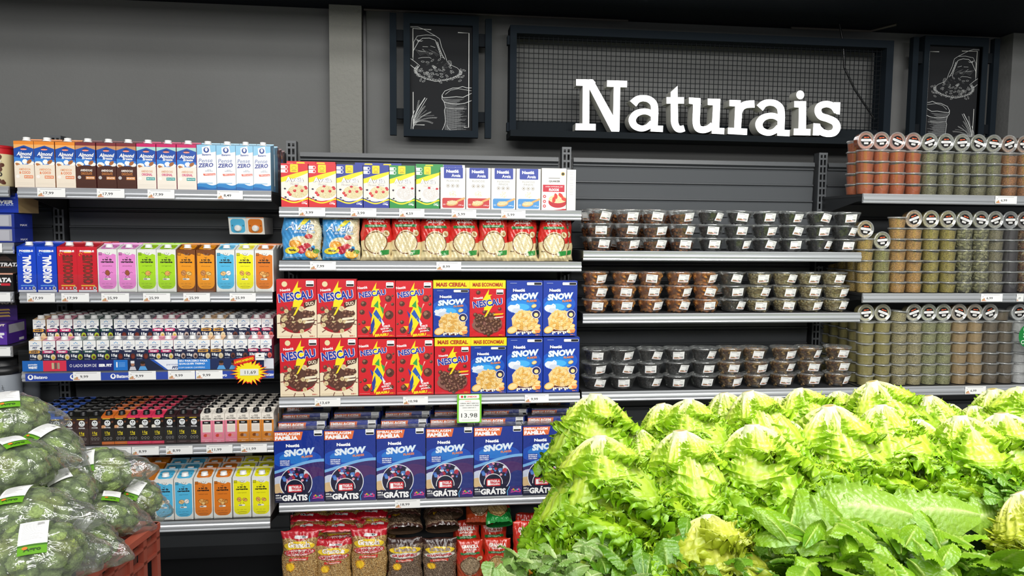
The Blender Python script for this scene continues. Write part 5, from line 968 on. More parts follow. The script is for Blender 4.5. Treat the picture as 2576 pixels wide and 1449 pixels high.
mb.box(-.16,-.002,.06,0,.002,.082,'#241c28'); p=Pan(mb,(-.16,-.002,.06),(.16,0,0),(0,0,.022)); p.text('PEANUT',.6,.5,.7,.6,'#e8dcc8',.06)
o=tag(link('display_header',mb.mesh('display_header',M_CARD)),'purple header card standing above the peanut bar box','display header'); o.location=(gx(36,zb+.12,3.1),3.12,zb+.086)
def sh(x,lb,Y=3.05,s=1.):
    r_=link('shaker_jar',None); r_.location=(x,Y,ZJ+.001); r_.scale=(s,s,s); tag(r_,lb,'jar','grey shaker jars')
    mb=MB(); mb.lathe([(.001,.002),(.052,.002),(.055,.008),(.062,.235),(.060,.24)],40,'#8e949c'); p=Pan(mb,(0,0,0),(.1,0,0),(0,0,.1),fn=lambda u,v,d:((.0605+.0*v+d)*math.sin((u-.5)*1.6),-(.0605+d)*math.cos((u-.5)*1.6),.04+v*.19)); v,f=tmesh('MAX',.03)
    vs=[p.P(.35-y*.34,.52+x_*.85) for x_,y in v]; mb.add(vs,f,'#1c1d20'); p.l+=2; v,f=tmesh('TITANIUM',.0); mb.add([p.P(.75-y*.08,.6+x_*.5) for x_,y in v],f,'#3a3c40'); link('jar_body',mb.mesh('jar_body',M_PLAST),r_)
    mb=MB(); mb.lathe([(.062,.238),(.0655,.24),(.0655,.262),(.05,.268),(.046,.272),(.046,.29),(.001,.292)],40,'#1a1b1d'); link('jar_lid',mb.mesh('jar_lid',M_PLAST),r_)
sh(gx(33,.75,3.1),'grey shaker jar with black lid and vertical black letters, front left'); sh(gx(80,.75,3.24)-.02,'grey shaker jar half hidden behind the front lettered jar',3.23,.95); sh(gx(-30,.75,3.1),'grey shaker jar cut by the left edge of the photo',3.06)
# ================================================================== lit sign
YL=3.335; K=7.1556
def zf(ox,oy): return lambda x,y: at(ox+x/K,oy+y/K,YL)
fa=zf(1420,180); fb=zf(1770,200)
def letter(fn, pieces, dep=.07):
    mb=MB()
    for pts in pieces:
        P=[fn(*q) for q in pts]; n=len(P); fr=[(p.x,YL,p.z) for p in P]; bk=[(p.x,YL+dep,p.z) for p in P]
        mb.add(fr,[tuple(range(n))],'#ffffff',0)
        mb.add(fr+bk,[(i,(i+1)%n,(i+1)%n+n,i+n) for i in range(n)]+[tuple(range(2*n-1,n-1,-1))],'#c4c4bc',1)
    return mb
def strk(fn, pts, ws):
    """stroke along a smoothed path as quads sharing edges"""
    P=[];n=len(pts)
    for i in range(n-1):
        p0=pts[max(i-1,0)];p1=pts[i];p2=pts[i+1];p3=pts[min(i+2,n-1)]
        for k in range(6):
            t=k/6; f=lambda a,b,c,d:.5*((2*b)+(-a+c)*t+(2*a-5*b+4*c-d)*t*t+(-a+3*b-3*c+d)*t**3)
            P.append((f(p0[0],p1[0],p2[0],p3[0]),f(p0[1],p1[1],p2[1],p3[1]),ws[i]*(1-t)+ws[i+1]*t))
    P.append((*pts[-1],ws[-1])); L=[];R=[]
    for i,(x,y,w_) in enumerate(P):
        a=P[max(i-1,0)];b=P[min(i+1,len(P)-1)];dx,dy=b[0]-a[0],b[1]-a[1];l=math.hypot(dx,dy); L.append((x-dy/l*w_/2,y+dx/l*w_/2)); R.append((x+dy/l*w_/2,y-dx/l*w_/2))
    return [[L[i],L[i+1],R[i+1],R[i]] for i in range(len(P)-1)]
def el(cx,cy,rx,ry,a0,a1,n=9): return [(cx+rx*math.cos(math.radians(a0+(a1-a0)*k/n)),cy+ry*math.sin(math.radians(a0+(a1-a0)*k/n))) for k in range(n+1)]
def rc_(a,b,c,d): return [(a,b),(c,b),(c,d),(a,d)]
A_=lambda dx,dy: strk(None,[(x+dx,y+dy) for x,y in [(1235,580),(1310,505),(1410,480),(1520,500),(1600,570),(1622,660),(1622,760)]],[150,125,112,118,126,130,132])+[[(x+dx,y+dy) for x,y in q] for q in ([(1556,740),(1690,740),(1678,1000),(1552,1000)],[(1552,970),(1776,975),(1770,1088),(1552,1078)])]+strk(None,[(x+dx,y+dy) for x,y in [(1600,775),(1500,725),(1390,722),(1280,768),(1220,868),(1262,975),(1380,1025),(1490,1000),(1580,930)]],[110,106,105,122,132,122,108,100,120])
LET=[(fa,[[(212,137),(512,144),(560,200),(450,300),(445,262),(212,253)],[(330,255),(450,258),(445,940),(325,935)],[(202,932),(563,943),(560,1060),(198,1056)],[(450,140),(512,144),(990,1000),(985,1082),(845,1080),(446,305)],[(768,157),(1128,167),(1124,284),(765,272)],[(888,274),(1004,278),(990,1060),(875,1060),(876,845)]]),
 (fa,A_(0,0)),
 (fa,[[(1912,370),(2036,258),(2042,700),(1912,700)],rc_(1838,462,2152,577)]+strk(None,[(1978,690),(1980,800),(1984,920),(2022,1010),(2080,1038),(2158,1020)],[132,132,130,125,122,112])),
 (None,[[(75,343),(303,350),(296,500),(170,465),(75,458)],[(170,460),(298,460),(278,975),(150,970),(152,800)],[(150,868),(374,874),(370,986),(148,974)]]+[[(x-2506+0,y-143) for x,y in q] for q in ([(2242,465),(2452,480),(2450,600),(2316,590),(2242,577)],)]+strk(None,[(-122,420),(-128,600),(-134,760),(-105,870),(-20,905),(80,885),(170,820)],[134,132,130,128,122,118,120])),
 (fb,[[(465,366),(668,373),(664,490),(465,478)],[(568,470),(668,470),(690,640),(672,890),(550,890)],[(438,866),(786,886),(780,1000),(436,980)]]+strk(None,[(630,700),(632,600),(680,500),(770,450),(916,440)],[120,120,125,130,132])),
 (fb,A_(-224,-66)),
 (fb,[[(1632,388),(1846,392),(1844,510),(1632,500)],[(1716,490),(1846,490),(1844,900),(1708,900)],[(1625,882),(1926,892),(1922,1006),(1622,1002)],el(1740,277,71,79,0,342,19)]),
 (fb,[[(2345,408),(2462,412),(2452,630),(2395,625),(2340,580)],[(1978,786),(2095,796),(2120,880),(2080,1008),(1966,1004)]]+strk(None,[(2400,580),(2330,480),(2210,442),(2090,480),(2058,570),(2110,660),(2240,705),(2360,765),(2398,860),(2350,950),(2240,976),(2130,945),(2060,870)],[110,118,115,120,124,130,130,134,140,130,118,125,110]))]
sg=link('department_sign',None); tag(sg,'black wire grid sign frame with white lit letters Naturais above the shelves','sign')
for fn,pc in LET:
    if fn is None: fn=fb
    me=letter(fn,pc).mesh('letter',[M_GLOW,M_PLAST]); link('letter',me,sg)
fx0,fx1=at(1284,60,3.4).x,at(2250,100,3.4).x; fz1=at(1284,62,3.4).z; fz0=at(1280,346,3.4).z; FC='#1a2128'
mb=MB(); mb.box(fx0,3.40,fz1-.036,fx1,3.50,fz1,FC); mb.box(fx0,3.40,fz0,fx0+.03,3.50,fz1-.036,FC); mb.box(fx1-.036,3.40,fz0,fx1,3.50,fz1-.036,FC); mb.box(fx0-.004,3.325,fz0-.002,fx1-.02,3.50,fz0+.026,'#181d21'); mb.box(fx0+.03,3.44,fz0+.026,fx1-.036,3.452,fz0+.085,'#1c2125')
for x,z in ((fx0-.012,fz0+.03),(fx0-.012,fz0+.42),): mb.box(x,3.41,z,x+.012,3.44,z+.04,FC)
link('frame',mb.mesh('frame',M_MATTE),sg)
mb=MB(); x=fx0+.045
while x<fx1-.04: mb.box(x-.0012,3.432,fz0+.08,x+.0012,3.4344,fz1-.03,'#15181b'); x+=.0228
z=fz0+.095
while z<fz1-.04: mb.box(fx0+.03,3.4346,z-.0012,fx1-.036,3.437,z+.0012,'#15181b'); z+=.0228
link('wire_grid',mb.mesh('wire_grid',M_MATTE),sg)
# ================================================================== chalk panels
def chalk(X0,mirror,lb):
    r=link('chalk_panel',None); tag(r,lb,'chalkboard','chalk drawn panels'); S=.4395e-3*1.0 # metres per zoomed px at the wall
    O=at(960+235/4.2625,20+1370/4.2625,3.47); sc=3.50/1850/4.2625; r.location=(X0,3.46,O.z-.002)
    wx=lambda x:(x-235)*sc; wz=lambda y:(1370-y)*sc; W=wx(1008)
    mx=(lambda x:W-wx(x)) if mirror else wx
    def bx(mb,x0,y0,x1,y1,ya,yb,c): a,b=sorted((mx(x0),mx(x1))); mb.box(a,ya,wz(y1),b,yb,wz(y0),c)
    mb=MB(); F_='#1c242b'
    for q in ((235,130,300,1370),(945,130,1008,1370),(300,130,945,228),(300,1300,945,1370)): bx(mb,*q,0,.045,F_)
    for q in ((290,205,300,1310),(945,205,952,1310)): bx(mb,*q,.006,.03,'#191d21')
    link('frame',mb.mesh('frame',M_MATTE),r)
    for q in ((95,130,162,1362),(1078,150,1145,1372)): mb=MB(); bx(mb,*q,.0,.03,F_); link('side_post',mb.mesh('side_post',M_MATTE),r)
    for q in ((162,290,235,400),(162,1085,235,1190),(1008,300,1078,430),(1008,1100,1078,1205)): mb=MB(); bx(mb,*q,.012,.032,'#171b1f'); link('rung',mb.mesh('rung',M_MATTE),r)
    mb=MB(); bx(mb,300,228,945,1300,.025,.035,'#262729'); link('board',mb.mesh('board',M_MATTE),r)
    mb=MB(); a=wx(300); b=wx(945); p=Pan(mb,(a,.025,wz(1300)),(b-a,0,0),(0,0,wz(228)-wz(1300)))
    def c(x,y): u=(x-300)/645; return (min(1,max(0,(1-u) if mirror else u)),min(1,max(0,(1300-y)/1072)))
    def ln(pts,w_=3.2,col='#d8dad8'): p.line([c(*q) for q in pts],w_*sc,col)
    ln([(330,560),(330,265),(518,270)],6,'#ecece4'); ln([(795,288),(910,290),(910,1260),(862,1258)],7,'#ecece8'); ln([(332,910),(332,1245),(450,1245)],6,'#ecece8')
    ln([(305,250),(380,248),(440,268),(560,330),(605,360),(625,440),(665,530),(680,580)],4); ln([(330,590),(340,400),(375,340),(470,325),(560,330)],3.5); ln([(335,490),(390,390),(430,360),(500,355),(560,375),(585,440),(610,510),(618,555)],4.5); ln([(585,400),(600,450),(630,520),(660,565)],6,'#b8bab8')
    for k in range(9): ln([(365+6*k,370+3*k),(385+6*k,400-2*k)],2); ln([(570+7*k,390+19*k),(590+7*k,400+19*k)],3)
    for k in range(16): ln([(350+14*k,470+5*(k%5)),(410+14*k,540-7*(k%6))],1.2,'#8c8e8e')
    ln([(430,445),(485,445)],3); ln([(510,435),(560,450)],3); ln([(385,488),(460,495),(430,470)],3); ln([(385,565),(430,555),(500,552),(520,562)],3)
    ln([(305,570),(350,600),(400,640),(365,680),(350,672),(305,635)],5,'#c8cac8'); ln([(350,680),(355,705),(400,750),(470,775),(560,795),(640,785),(720,760),(800,725),(840,700),(790,650),(720,620),(680,585)],3)
    rs=random.Random(3)
    for k in range(78):
        if k<34: t=k/34*3.9-.2; x=590+235*math.cos(t); y=690+90*math.sin(t)
        elif k<70: t=rs.uniform(0,6.28); q=math.sqrt(rs.random()); x=580+210*q*math.cos(t); y=660+95*q*math.sin(t)
        else: x,y=[(515,512),(860,672),(850,735),(818,780),(615,802),(410,785),(440,797),(822,742)][k-70]
        a=rs.uniform(-.7,.7)*(1 if k%3 else 3); pts=[(x+18*math.cos(j*PI/4)*math.cos(a)-7*math.sin(j*PI/4)*math.sin(a),y+18*math.cos(j*PI/4)*math.sin(a)+7*math.sin(j*PI/4)*math.cos(a)) for j in range(9)]; ln(pts,2.2,'#c4c6c4')
    for k in range(22): x=rs.uniform(430,700); y=rs.uniform(590,740); ln([(x,y),(x+22,y-16)],1,'#848686')
    ln([(630,935),(660,890),(740,858),(800,855),(845,838),(890,852),(940,850)],4.5); ln([(630,930),(640,960),(700,955),(780,945),(850,950),(940,905)],5); ln([(665,925),(720,880),(800,862),(900,875),(940,880)],3); ln([(630,940),(632,975),(655,1005),(720,1018),(800,1020),(870,1010),(940,980)],5)
    ln([(655,1010),(665,1060),(655,1090),(668,1200),(650,1260),(630,1300)],4); ln([(665,1060),(760,1070),(860,1065)],3); ln([(680,1240),(700,1275),(728,1300)],3)
    for k in range(44):
        y=970+7.6*k; x0=660 if y>1010 else 645; x1=rs.uniform(780,900); ln([(x0,y),((x0+x1)/2,y+3),(x1,y-2)],2.0 if k%2 else 1.4,'#a8aaaa')
    for k in range(9): ln([(690+16*k,1080),(692+16*k,1290)],1.5,'#9c9ea0')
    ln([(330,1290),(350,1150),(400,1050),(455,965)],8,'#d0d2d0'); ln([(335,1200),(420,1060),(475,970)],4); ln([(310,1290),(318,1180),(345,1100)],5)
    for a in range(5):
        for k in range(15):
            t=k/14; x=340+t*(50+60*a if a<4 else 190); y=1230-t*(230-32*a)+40*t*t*a*.6; ln([(x-9,y+4),(x,y-6),(x+10,y-5),(x+2,y+6),(x-9,y+4)],1.6,'#c0c2c0')
        ln([(325,1280),(345+20*a,1180-6*a),(390+40*a,1040+26*a)],2,'#b0b2b0')
    link('chalk_drawing',mb.mesh('chalk_drawing',M_PAPER),r)
chalk(at(960+235/4.2625,200,3.46).x,False,'black framed chalk panel with spilling grain sack, left of the lit sign'); chalk(at(2260+312/5,200,3.46).x,True,'black framed chalk panel with grain sack, right of the sign behind spice cups')
mb=MB(); mb.box(at(2262,60,3.5).x,3.52,1.0,at(2262,60,3.5).x+.03,YW,2.5,'#222'); 
# ================================================================== lettuce
def leaf(L,W,nt,ns,ru,seed,frill=1.,serr=.1):
    r=np.random.default_rng(seed); t=np.linspace(0,1,nt)[:,None]; s=np.linspace(-1,1,ns)[None,:]
    wid=W*(.10+.95*np.sin(PI*np.clip(t*.82+.04,0,1)**1.15)**.8); ph=r.uniform(0,6.28,12)
    jag=1+serr*(np.sin(38*t+ph[0])+.7*np.sin(71*t+ph[1])+.5*np.sin(113*t+ph[2]))*np.abs(s)**4*np.clip(t*3-.5,0,1)
    b=s*wid/2*jag; a=t*L*np.ones_like(s)*(1-.10*np.abs(s)**2*(t>.5)*1.0)
    a=a+serr*.06*(np.sin(17*s*3+ph[3])+np.sin(31*s*3+ph[4]))*L*np.clip(t-.85,0,1)*6*.5
    edge=np.clip(np.maximum(np.abs(s)**2.2*np.clip(t*2.2-.25,0,1),np.clip((t-.78)/.22,0,1)**1.3),0,1)
    u=t*9+np.abs(s)*1.0; v=s*5+t*2
    n=ru*edge*(np.sin(u*4.6+np.sign(s)*ph[5]+ph[6])*.9+np.sin(u*8.3+v*1.3+ph[7])*.75+np.sin(v*5.1+ph[8]+t*5)*.8*np.clip((t-.6)*2.5,0,1)+np.sin(v*9.3+ph[3]+t*7)*.4*np.clip((t-.6)*2.5,0,1))
    a=a+ru*1.2*edge*np.sin(u*6.3+v*3+ph[10]); b=b+ru*.5*edge*np.cos(u*5.2+v*4.2+ph[11])*frill
    pucker=.0012*np.sin(t*31+np.abs(s)*14+ph[1])*np.sin(s*9+ph[2]+t*6)*np.clip(1-edge,0,1)*np.clip(t*2,0,1)
    vein=np.exp(-((((t*11-np.abs(s)*3.6)%1)-.5)/.16)**2)*np.clip(1-np.abs(s)*.9,0,1)*np.clip(t*3-.5,0,1)
    mid=np.exp(-(s/(.13*(1.15-t)+.02))**2)*np.clip(1.25-t,0,1)
    n=n+pucker+.005*mid*(1.1-t)+.0022*vein-.010*np.abs(s)**1.5*np.clip(t*2,0,1)
    return t,s,a,b,n,edge,mid,vein
def leaf2(W,nt,ns,A,seed):
    """fan-shaped curly lettuce leaf: petiole, fan of veins, continuous ruffled margin"""
    r=np.random.default_rng(seed); t=np.linspace(0,1,nt)[:,None]; s0=np.linspace(-1,1,ns)[None,:]; s=np.sign(s0)*(1-(1-np.abs(s0))**1.35); ph=r.uniform(0,6.28,12); sg=np.where(s<0,-1.,1.)
    sm=lambda x:np.clip(x,0,1)**2*(3-2*np.clip(x,0,1))
    wid=W*(.14+.30*sm(t*3)+.62*sm((t-.12)/.6)-.42*sm((t-.78)/.3)); b=s*wid/2; S=np.abs(s)
    tip=sm((t-.72)/.28); e1=np.clip(np.maximum(S**1.9*sm(t*2.2-.1),tip),0,1); e2=np.clip(np.maximum(S**7*sm(t*3-.2),tip**4),0,1)
    p=52*t*(1+.05*np.sin(5*t+ph[0]))+24*(1-S)*tip; q=p*1.5+2*np.sin(p*.31+ph[1])
    n=A*e1*(np.sin(p+sg*ph[2])*.85+.5*np.sin(p*.47+sg*ph[3])+.25*np.sin(q*.8+S*4))+A*.4*e2*np.sin(q+sg*ph[4])
    b=b*(1+.05*e2*np.sin(q*1.1+ph[5]))+sg*A*.55*e1*np.cos(p+sg*ph[2])+s*A*.4*np.sin(6*t+ph[6])
    a=t*(1-.16*S**2*sm((t-.3)/.7))+.03*e1*np.cos(p+sg*ph[2]+.9)+.012*e2*np.sin(q*1.2+ph[7])+.03*np.sin(S*7+ph[8])*tip
    bm=s*wid/2; mid=np.exp(-(bm/(.0085*(1.15-t)))**2)*np.clip(1.2-t,0,1)
    vx=(S*3.2-.75*t+.1*np.sin(9*t+ph[9]))%1-.5; vein=np.exp(-(vx/.13)**2)*sm(S*6)*sm(t*2.2)*(1-.5*e1)*(1-tip*.6)
    n=n+.0055*mid*(1.15-t)+.003*vein+.0015*np.sin(S*16+5*t+ph[10])*sm(t*2)*(1-e1)+.0012*np.sin(t*46+S*9+ph[11])*np.sin(S*13)*sm(t*2)*(1-mid)-.012*S**1.6*sm(t*2)
    return t,s,a,b,n,e1,mid,vein
def cmix(A,B,w_): return A*(1-w_[...,None])+B*w_[...,None]
def faces(nt,ns,off): 
    i=np.arange(nt-1)[:,None]*ns+np.arange(ns-1)[None,:]; i=i.ravel()+off; return np.stack([i,i+1,i+ns+1,i+ns],1)
def head(seed,nl=25,R=.125,Hh=.20,cols=None,ru=.0135,spread=1.):
    r=np.random.default_rng(seed); V=[];F=[];C=[];off=0; nt,ns=110,46
    c0,c1,c2,c3=[np.array(lin(x)) for x in (cols or ('#f2f4b8','#dcea5c','#b8dc28','#86be0c'))]
    for k in range(nl):
        outer=k<7; lay=0 if k<7 else (1 if k<16 else 2); th=k*2.399+r.uniform(-.25,.25); L=(r.uniform(.45,.75),r.uniform(.75,1.0),r.uniform(.95,1.2))[lay]; W=(.14,.155,.17)[lay]*r.uniform(.85,1.2)
        t,s,a,b,n,edge,mid,vein=leaf2(W,nt,ns,ru*r.uniform(.8,1.3),seed*100+k)
        tt=np.clip(a,0,1.2)*L; flare=r.uniform(.8,1.25)*spread
        rr=.014+R*flare*np.clip(tt,0,2)**.86*(1+.12*tt)-.006*lay+.012*(lay==0)*tt-k*.0002; zz=-(.03*tt+Hh*tt**1.75*(1.15-.25*flare))-.004*lay+.012*r.uniform(-1,1)*tt
        sl=np.arctan2(R*.8,Hh*1.6*np.clip(tt,.02,2)); nr=np.cos(sl)*1.; nzv=np.sin(sl)
        ang=th+b/(rr*.55+.055)*.85; rn=rr+n*nr+.006*k%3*.0
        V.append(np.stack([rn*np.cos(ang),rn*np.sin(ang),zz+n*nzv],-1).reshape(-1,3)); F.append(faces(nt,ns,off)); off+=nt*ns
        T_=t*np.ones_like(s); w1=np.clip(T_*2.2-.15+.35*np.abs(s)-.1,0,1); w2=np.clip(T_*1.5-.45+.5*np.abs(s)**1.5-.15,0,1); w3=np.clip(edge*.55+.12*np.sin(9*T_+5*s+k)-.05+.3*lay*T_,0,1)
        c=cmix(c0,c1,w1); c=cmix(c,c2,w2); c=cmix(c,c3,w3*.95); c=cmix(c,c0,np.clip(mid*(1.15-T_)*1.0+vein*.3*(1-edge*.5),0,1)); c=c*(1+.07*r.uniform(-1,1))
        C.append(c.reshape(-1,3))
    me=npmesh('leaves',np.concatenate(V),np.concatenate(F),np.clip(np.concatenate(C),0,1),M_LEAF)
    mb=MB(); mb.lathe([(.030,-.022),(.026,-.006),(.0185,.006),(.017,.009),(.010,.0085),(.0005,.0075)],18,['#e4ecb8','#e8eec4','#eef0d0','#e0d8a0','#d0b468']); st=mb.mesh('stem',M_LEAF)
    return ('leaves',me),('stem',st)
HV=[T('lettuce_head','lettuce',*head(s,spread=[1.,.9,1.1,1.,.85,1.05][s-1])) for s in range(1,7)]
HG=[T('lettuce_head','lettuce',*head(s,cols=('#d4e25c','#c4dc3c','#a8d01c','#74ac0c'),spread=1.05)) for s in (11,12,13)]
HY=T('lettuce_head','lettuce',*head(9,cols=('#ece898','#dcde5c','#c6d036','#9cb020')))
HEADS=[(1498,998,2.02,1.0,'large head at the far left of the back row, cut stem showing'),(1663,1021,2.12,.8,'small pale head second from left in the back row'),(1733,1012,2.1,.95,'head left of the double peak in the back row'),(1821,994,2.25,.85,'rear head just left of the tallest middle peak'),(1883,992,2.12,1.02,'tall middle head below the nut tubs'),(1955,1003,2.4,.8,'frilly dark rear head between middle and right peaks'),
(2009,984,2.3,.95,'head right of middle, below the shelled nut tubs'),(2105,990,2.45,.85,'frilly rear head left of the tallest head'),(2195,966,2.35,1.1,'tallest back head, below the olive spice cups'),(2336,1001,2.4,.9,'back head with knobbly stem, right of the tallest'),(2392,1020,2.5,.7,'small pale back head between two larger ones'),(2448,1026,2.4,.85,'round pale head behind the front right pair'),(2497,984,2.42,.95,'dome-shaped back head below the tan spice cups'),(2572,980,2.35,1.1,'back head cut by the right photo edge'),
(1509,1107,1.86,1.12,'big front head at the left end of the pile'),(1600,1085,2.02,.85,'frilly head tucked between the left peaks'),(1712,1092,1.9,1.1,'front head second from left in the middle row'),(1800,1078,2.05,.85,'frilly head between the second and third middle heads'),(1893,1077,1.92,1.15,'pale front head in the center of the pile'),(1985,1065,2.1,.85,'head tucked behind the wide right-center head'),(2086,1029,2.08,1.2,'widest pale head right of center'),(2216,1028,2.12,1.12,'curved-rib head right of the widest one'),(2310,1062,2.15,.95,'bright frilly head in the right half'),(2416,1054,2.08,1.15,'long-ribbed head in the right front row'),(2520,1047,2.1,1.15,'pale ribbed head at the right front row end'),
(1425,1215,1.78,1.0,'lower left head spilling over the pile edge'),(1555,1240,1.72,1.05,'lower frilly head under the big left head'),(1655,1205,1.8,1.0,'frilly head under the second middle head'),(1775,1190,1.82,1.0,'frilly head below the center left peak'),(1880,1215,1.84,.9,'frilly head under the center head'),(1995,1150,1.95,1.0,'frilly head below the widest head, left side'),(2120,1150,1.92,1.0,'frilly head directly under the widest head'),(2245,1160,1.92,1.0,'frilly head under the curved-rib head'),(2360,1175,1.92,1.0,'frilly head under the bright right one'),(2480,1175,1.92,1.0,'frilly head under the right front pair'),(2590,1150,1.95,1.0,'frilly head at the right edge below the front row'),
(1470,1330,1.6,1.0,'lowest left head above the leafy greens'),(1610,1350,1.58,.95,'low frilly head above the dark greens'),(1782,1308,1.62,1.0,'yellowish wilted head low in the middle'),(1890,1300,1.72,.8,'low shaded head left of the mustard leaves')]
random.seed(21)
for i,(px,py,Y,s,lb) in enumerate(HEADS):
    low=i>=25 and 'wilted' not in lb; P_=at(px,py,Y); tp=HY if 'wilted' in lb else (HG[i%3] if low else HV[i%6])
    if low: P_.z-=.045; Y+=.06
    put(tp,'lettuce, '+lb,(P_.x,Y,P_.z),(random.uniform(.12,.42)*-1-(.45 if low or 'wilted' in lb else 0),random.uniform(-.16,.16),random.uniform(-.6,.6)),(s,s,s),'upside-down lettuce heads in the pile')
P_=at(2567,1248,1.62); put(HY,'yellow green lettuce head at the lower right corner, ribs curving over',(P_.x,1.62,P_.z),(-.5,.3,1.0),(1.15,1.15,1.15))
# ------------------------------------------------------------------ leafy greens in front
def bunch(seed,nl,cols,L,W,ru,kind,spreadx=.16,up=.4,nt=34,ns=20,serr=.0):
    r=np.random.default_rng(seed); V=[];F=[];C=[];off=0; c1,c2,c3=[np.array(lin(x)) for x in cols]
    for k in range(nl):
        t,s,a,b,n,edge,mid,vein=leaf(1,W*r.uniform(.7,1.2),nt,ns,ru,seed*77+k,serr=serr); l=L*r.uniform(.7,1.15)
        az=r.uniform(-PI,PI); el_=r.uniform(.1,1.2)*up+.15; curl=r.uniform(.4,1.7)
        th=el_-curl*a*.9; dx=np.cumsum(np.cos(th),0)*l/nt; dz=np.cumsum(np.sin(th),0)*l/nt
        nx=-np.sin(th); nzz=np.cos(th); cup=.22*(b**2)/W; x=dx+n*nx+cup*nx; z=dz+n*nzz+cup*nzz; y=b
        ca,sa=math.cos(az),math.sin(az); roll=r.uniform(-.9,.9); y2=y*math.cos(roll)-(n)*math.sin(roll); z2=z+y*math.sin(roll)
        ox,oy,oz=r.uniform(-spreadx,spreadx),r.uniform(-.06,.06),r.uniform(-.03,.02)
        V.append(np.stack([ox+x*ca-y2*sa,oy+x*sa+y2*ca,oz+z2],-1).reshape(-1,3)); F.append(faces(nt,ns,off)); off+=nt*ns
        T_=t*np.ones_like(s); c=cmix(c1,c2,np.clip(T_*1.2+.2*np.abs(s)+r.uniform(-.3,.2),0,1)); c=cmix(c,c3,np.clip(mid*.9+vein*.35,0,1)); C.append((c*(1+.1*r.uniform(-1,1))).reshape(-1,3))
    return npmesh('leaves',np.concatenate(V),np.concatenate(F),np.clip(np.concatenate(C),0,1),M_GREEN)
def bigleaf(seed,specs,cols=('#8fb63a','#7ea62c','#c8dc8c')):
    r=np.random.default_rng(seed); V=[];F=[];C=[];off=0; nt,ns=64,44; c1,c2,c3=[np.array(lin(x)) for x in cols]
    for k,(az,el_,L,W,ox,oz,roll) in enumerate(specs):
        t,s,a,b,n,edge,mid,vein=leaf(1,W,nt,ns,.008,seed*31+k,serr=.035); th=el_-a*.55; dx=np.cumsum(np.cos(th),0)*L/nt; dz=np.cumsum(np.sin(th),0)*L/nt
        x=dx-n*np.sin(th); z=dz+n*np.cos(th)-.5*b**2/W; y=b; ca,sa=math.cos(az),math.sin(az); y2=y*math.cos(roll)-z*math.sin(roll)*0; z2=z+y*math.sin(roll)
        V.append(np.stack([ox+x*ca-y2*sa,x*sa+y2*ca,oz+z2],-1).reshape(-1,3)); F.append(faces(nt,ns,off)); off+=nt*ns
        T_=t*np.ones_like(s); c=cmix(c1,c2,np.clip(T_+.2*np.abs(s)-.2,0,1)); c=cmix(c,c3,np.clip(mid*.9+vein*.4,0,1)); C.append(c.reshape(-1,3))
    return npmesh('leaves',np.concatenate(V),np.concatenate(F),np.clip(np.concatenate(C),0,1),M_GREEN)
MU=[bigleaf(5,[(PI+.12,.16,.27,.24,.03,.0,-.75),(PI+.5,-.1,.25,.22,.0,-.04,-.7),(PI-.2,.3,.25,.18,.10,.02,-.5)]),bigleaf(6,[(PI-.1,.25,.30,.17,.04,.03,-.6),(PI+.2,.0,.24,.18,-.02,-.02,-.7),(.3,.2,.18,.14,.0,0,.6)]),bigleaf(7,[(PI+.25,-.05,.22,.22,.03,0,-.7),(PI+.6,-.2,.2,.2,.06,-.02,-.7)])]
def gb(me,nm,cat,lb,px,py,Y,rz=0,s=1.,g=None): P_=at(px,py,Y); o=link(nm,me); o.location=(P_.x,Y,P_.z); o.rotation_euler=(.35,0,rz); o.scale=(s,s,s); tag(o,lb,cat,g)
B1=bunch(1,50,('#5e9210','#86b41a','#c0d868'),.085,.042,.001,'a',up=.7,nt=40,ns=22); B2=bunch(2,50,('#447a10','#689a1a','#a0c058'),.075,.045,.001,'a',up=.55,nt=40,ns=22); B3=bunch(3,5,('#8cbc4a','#7cb040','#c8dc98'),.25,.20,.005,'m',.04,.12,54,40,.02); B4=bunch(4,44,('#94b060','#78a048','#c0d094'),.06,.034,.001,'a',nt=40,ns=22)
for i,(px,py,lb) in enumerate(((2200,1390,'center right bottom'),(2300,1430,'right of the bottom center'),(2110,1430,'left of the bottom center'),(2400,1445,'lower right'))): gb((B1,B2)[i%2],'spinach_bunch','leafy greens','smooth mid-green spinach bunch, '+lb+' of the photo',px,py,1.42+.03*i,i*1.1,1.15,'smooth leafy bunches')
for i,(px,py,lb) in enumerate(((1700,1425,'dark, below the yellowish lettuce'),(1560,1475,'dark, at the bottom edge left of middle'),(1850,1425,'dark, under the low shaded lettuce'),(1950,1470,'dark, at the bottom edge right of middle'),(2040,1440,'dark, under the broad mustard leaf'))): gb(B2,'spinach_bunch','leafy greens','small-leaved spinach bunch, '+lb,px,py,1.5,i*1.7,1.05,'small dark leafy bunches')
gb(MU[0],'mustard_greens','leafy greens','broad flat mustard leaves lying in front of the widest lettuce',2210,1322,1.62,0,.95); gb(MU[1],'mustard_greens','leafy greens','broad mustard leaves at right of the front pile',2430,1318,1.64,0,.8); gb(MU[2],'mustard_greens','leafy greens','broad mustard leaf drooping beside the wilted yellowish lettuce',2010,1390,1.56,0,.7)
gb(B4,'arugula_bunch','leafy greens','greyish green arugula bunch spilling at the bottom left of the pile',1395,1455,1.48,.5,1.0); gb(B4,'arugula_bunch','leafy greens','greyish green arugula bunch below the lowest left lettuce',1475,1450,1.5,2.5,1.1); gb(B1,'spinach_bunch','leafy greens','smooth mid-green spinach bunch at the bottom right corner',2500,1430,1.4,2.,1.2); gb(B2,'basil_sprig','leafy greens','dark pointed leaves sprig at the right edge above yellow lettuce',2530,1230,1.72,1.,.7)
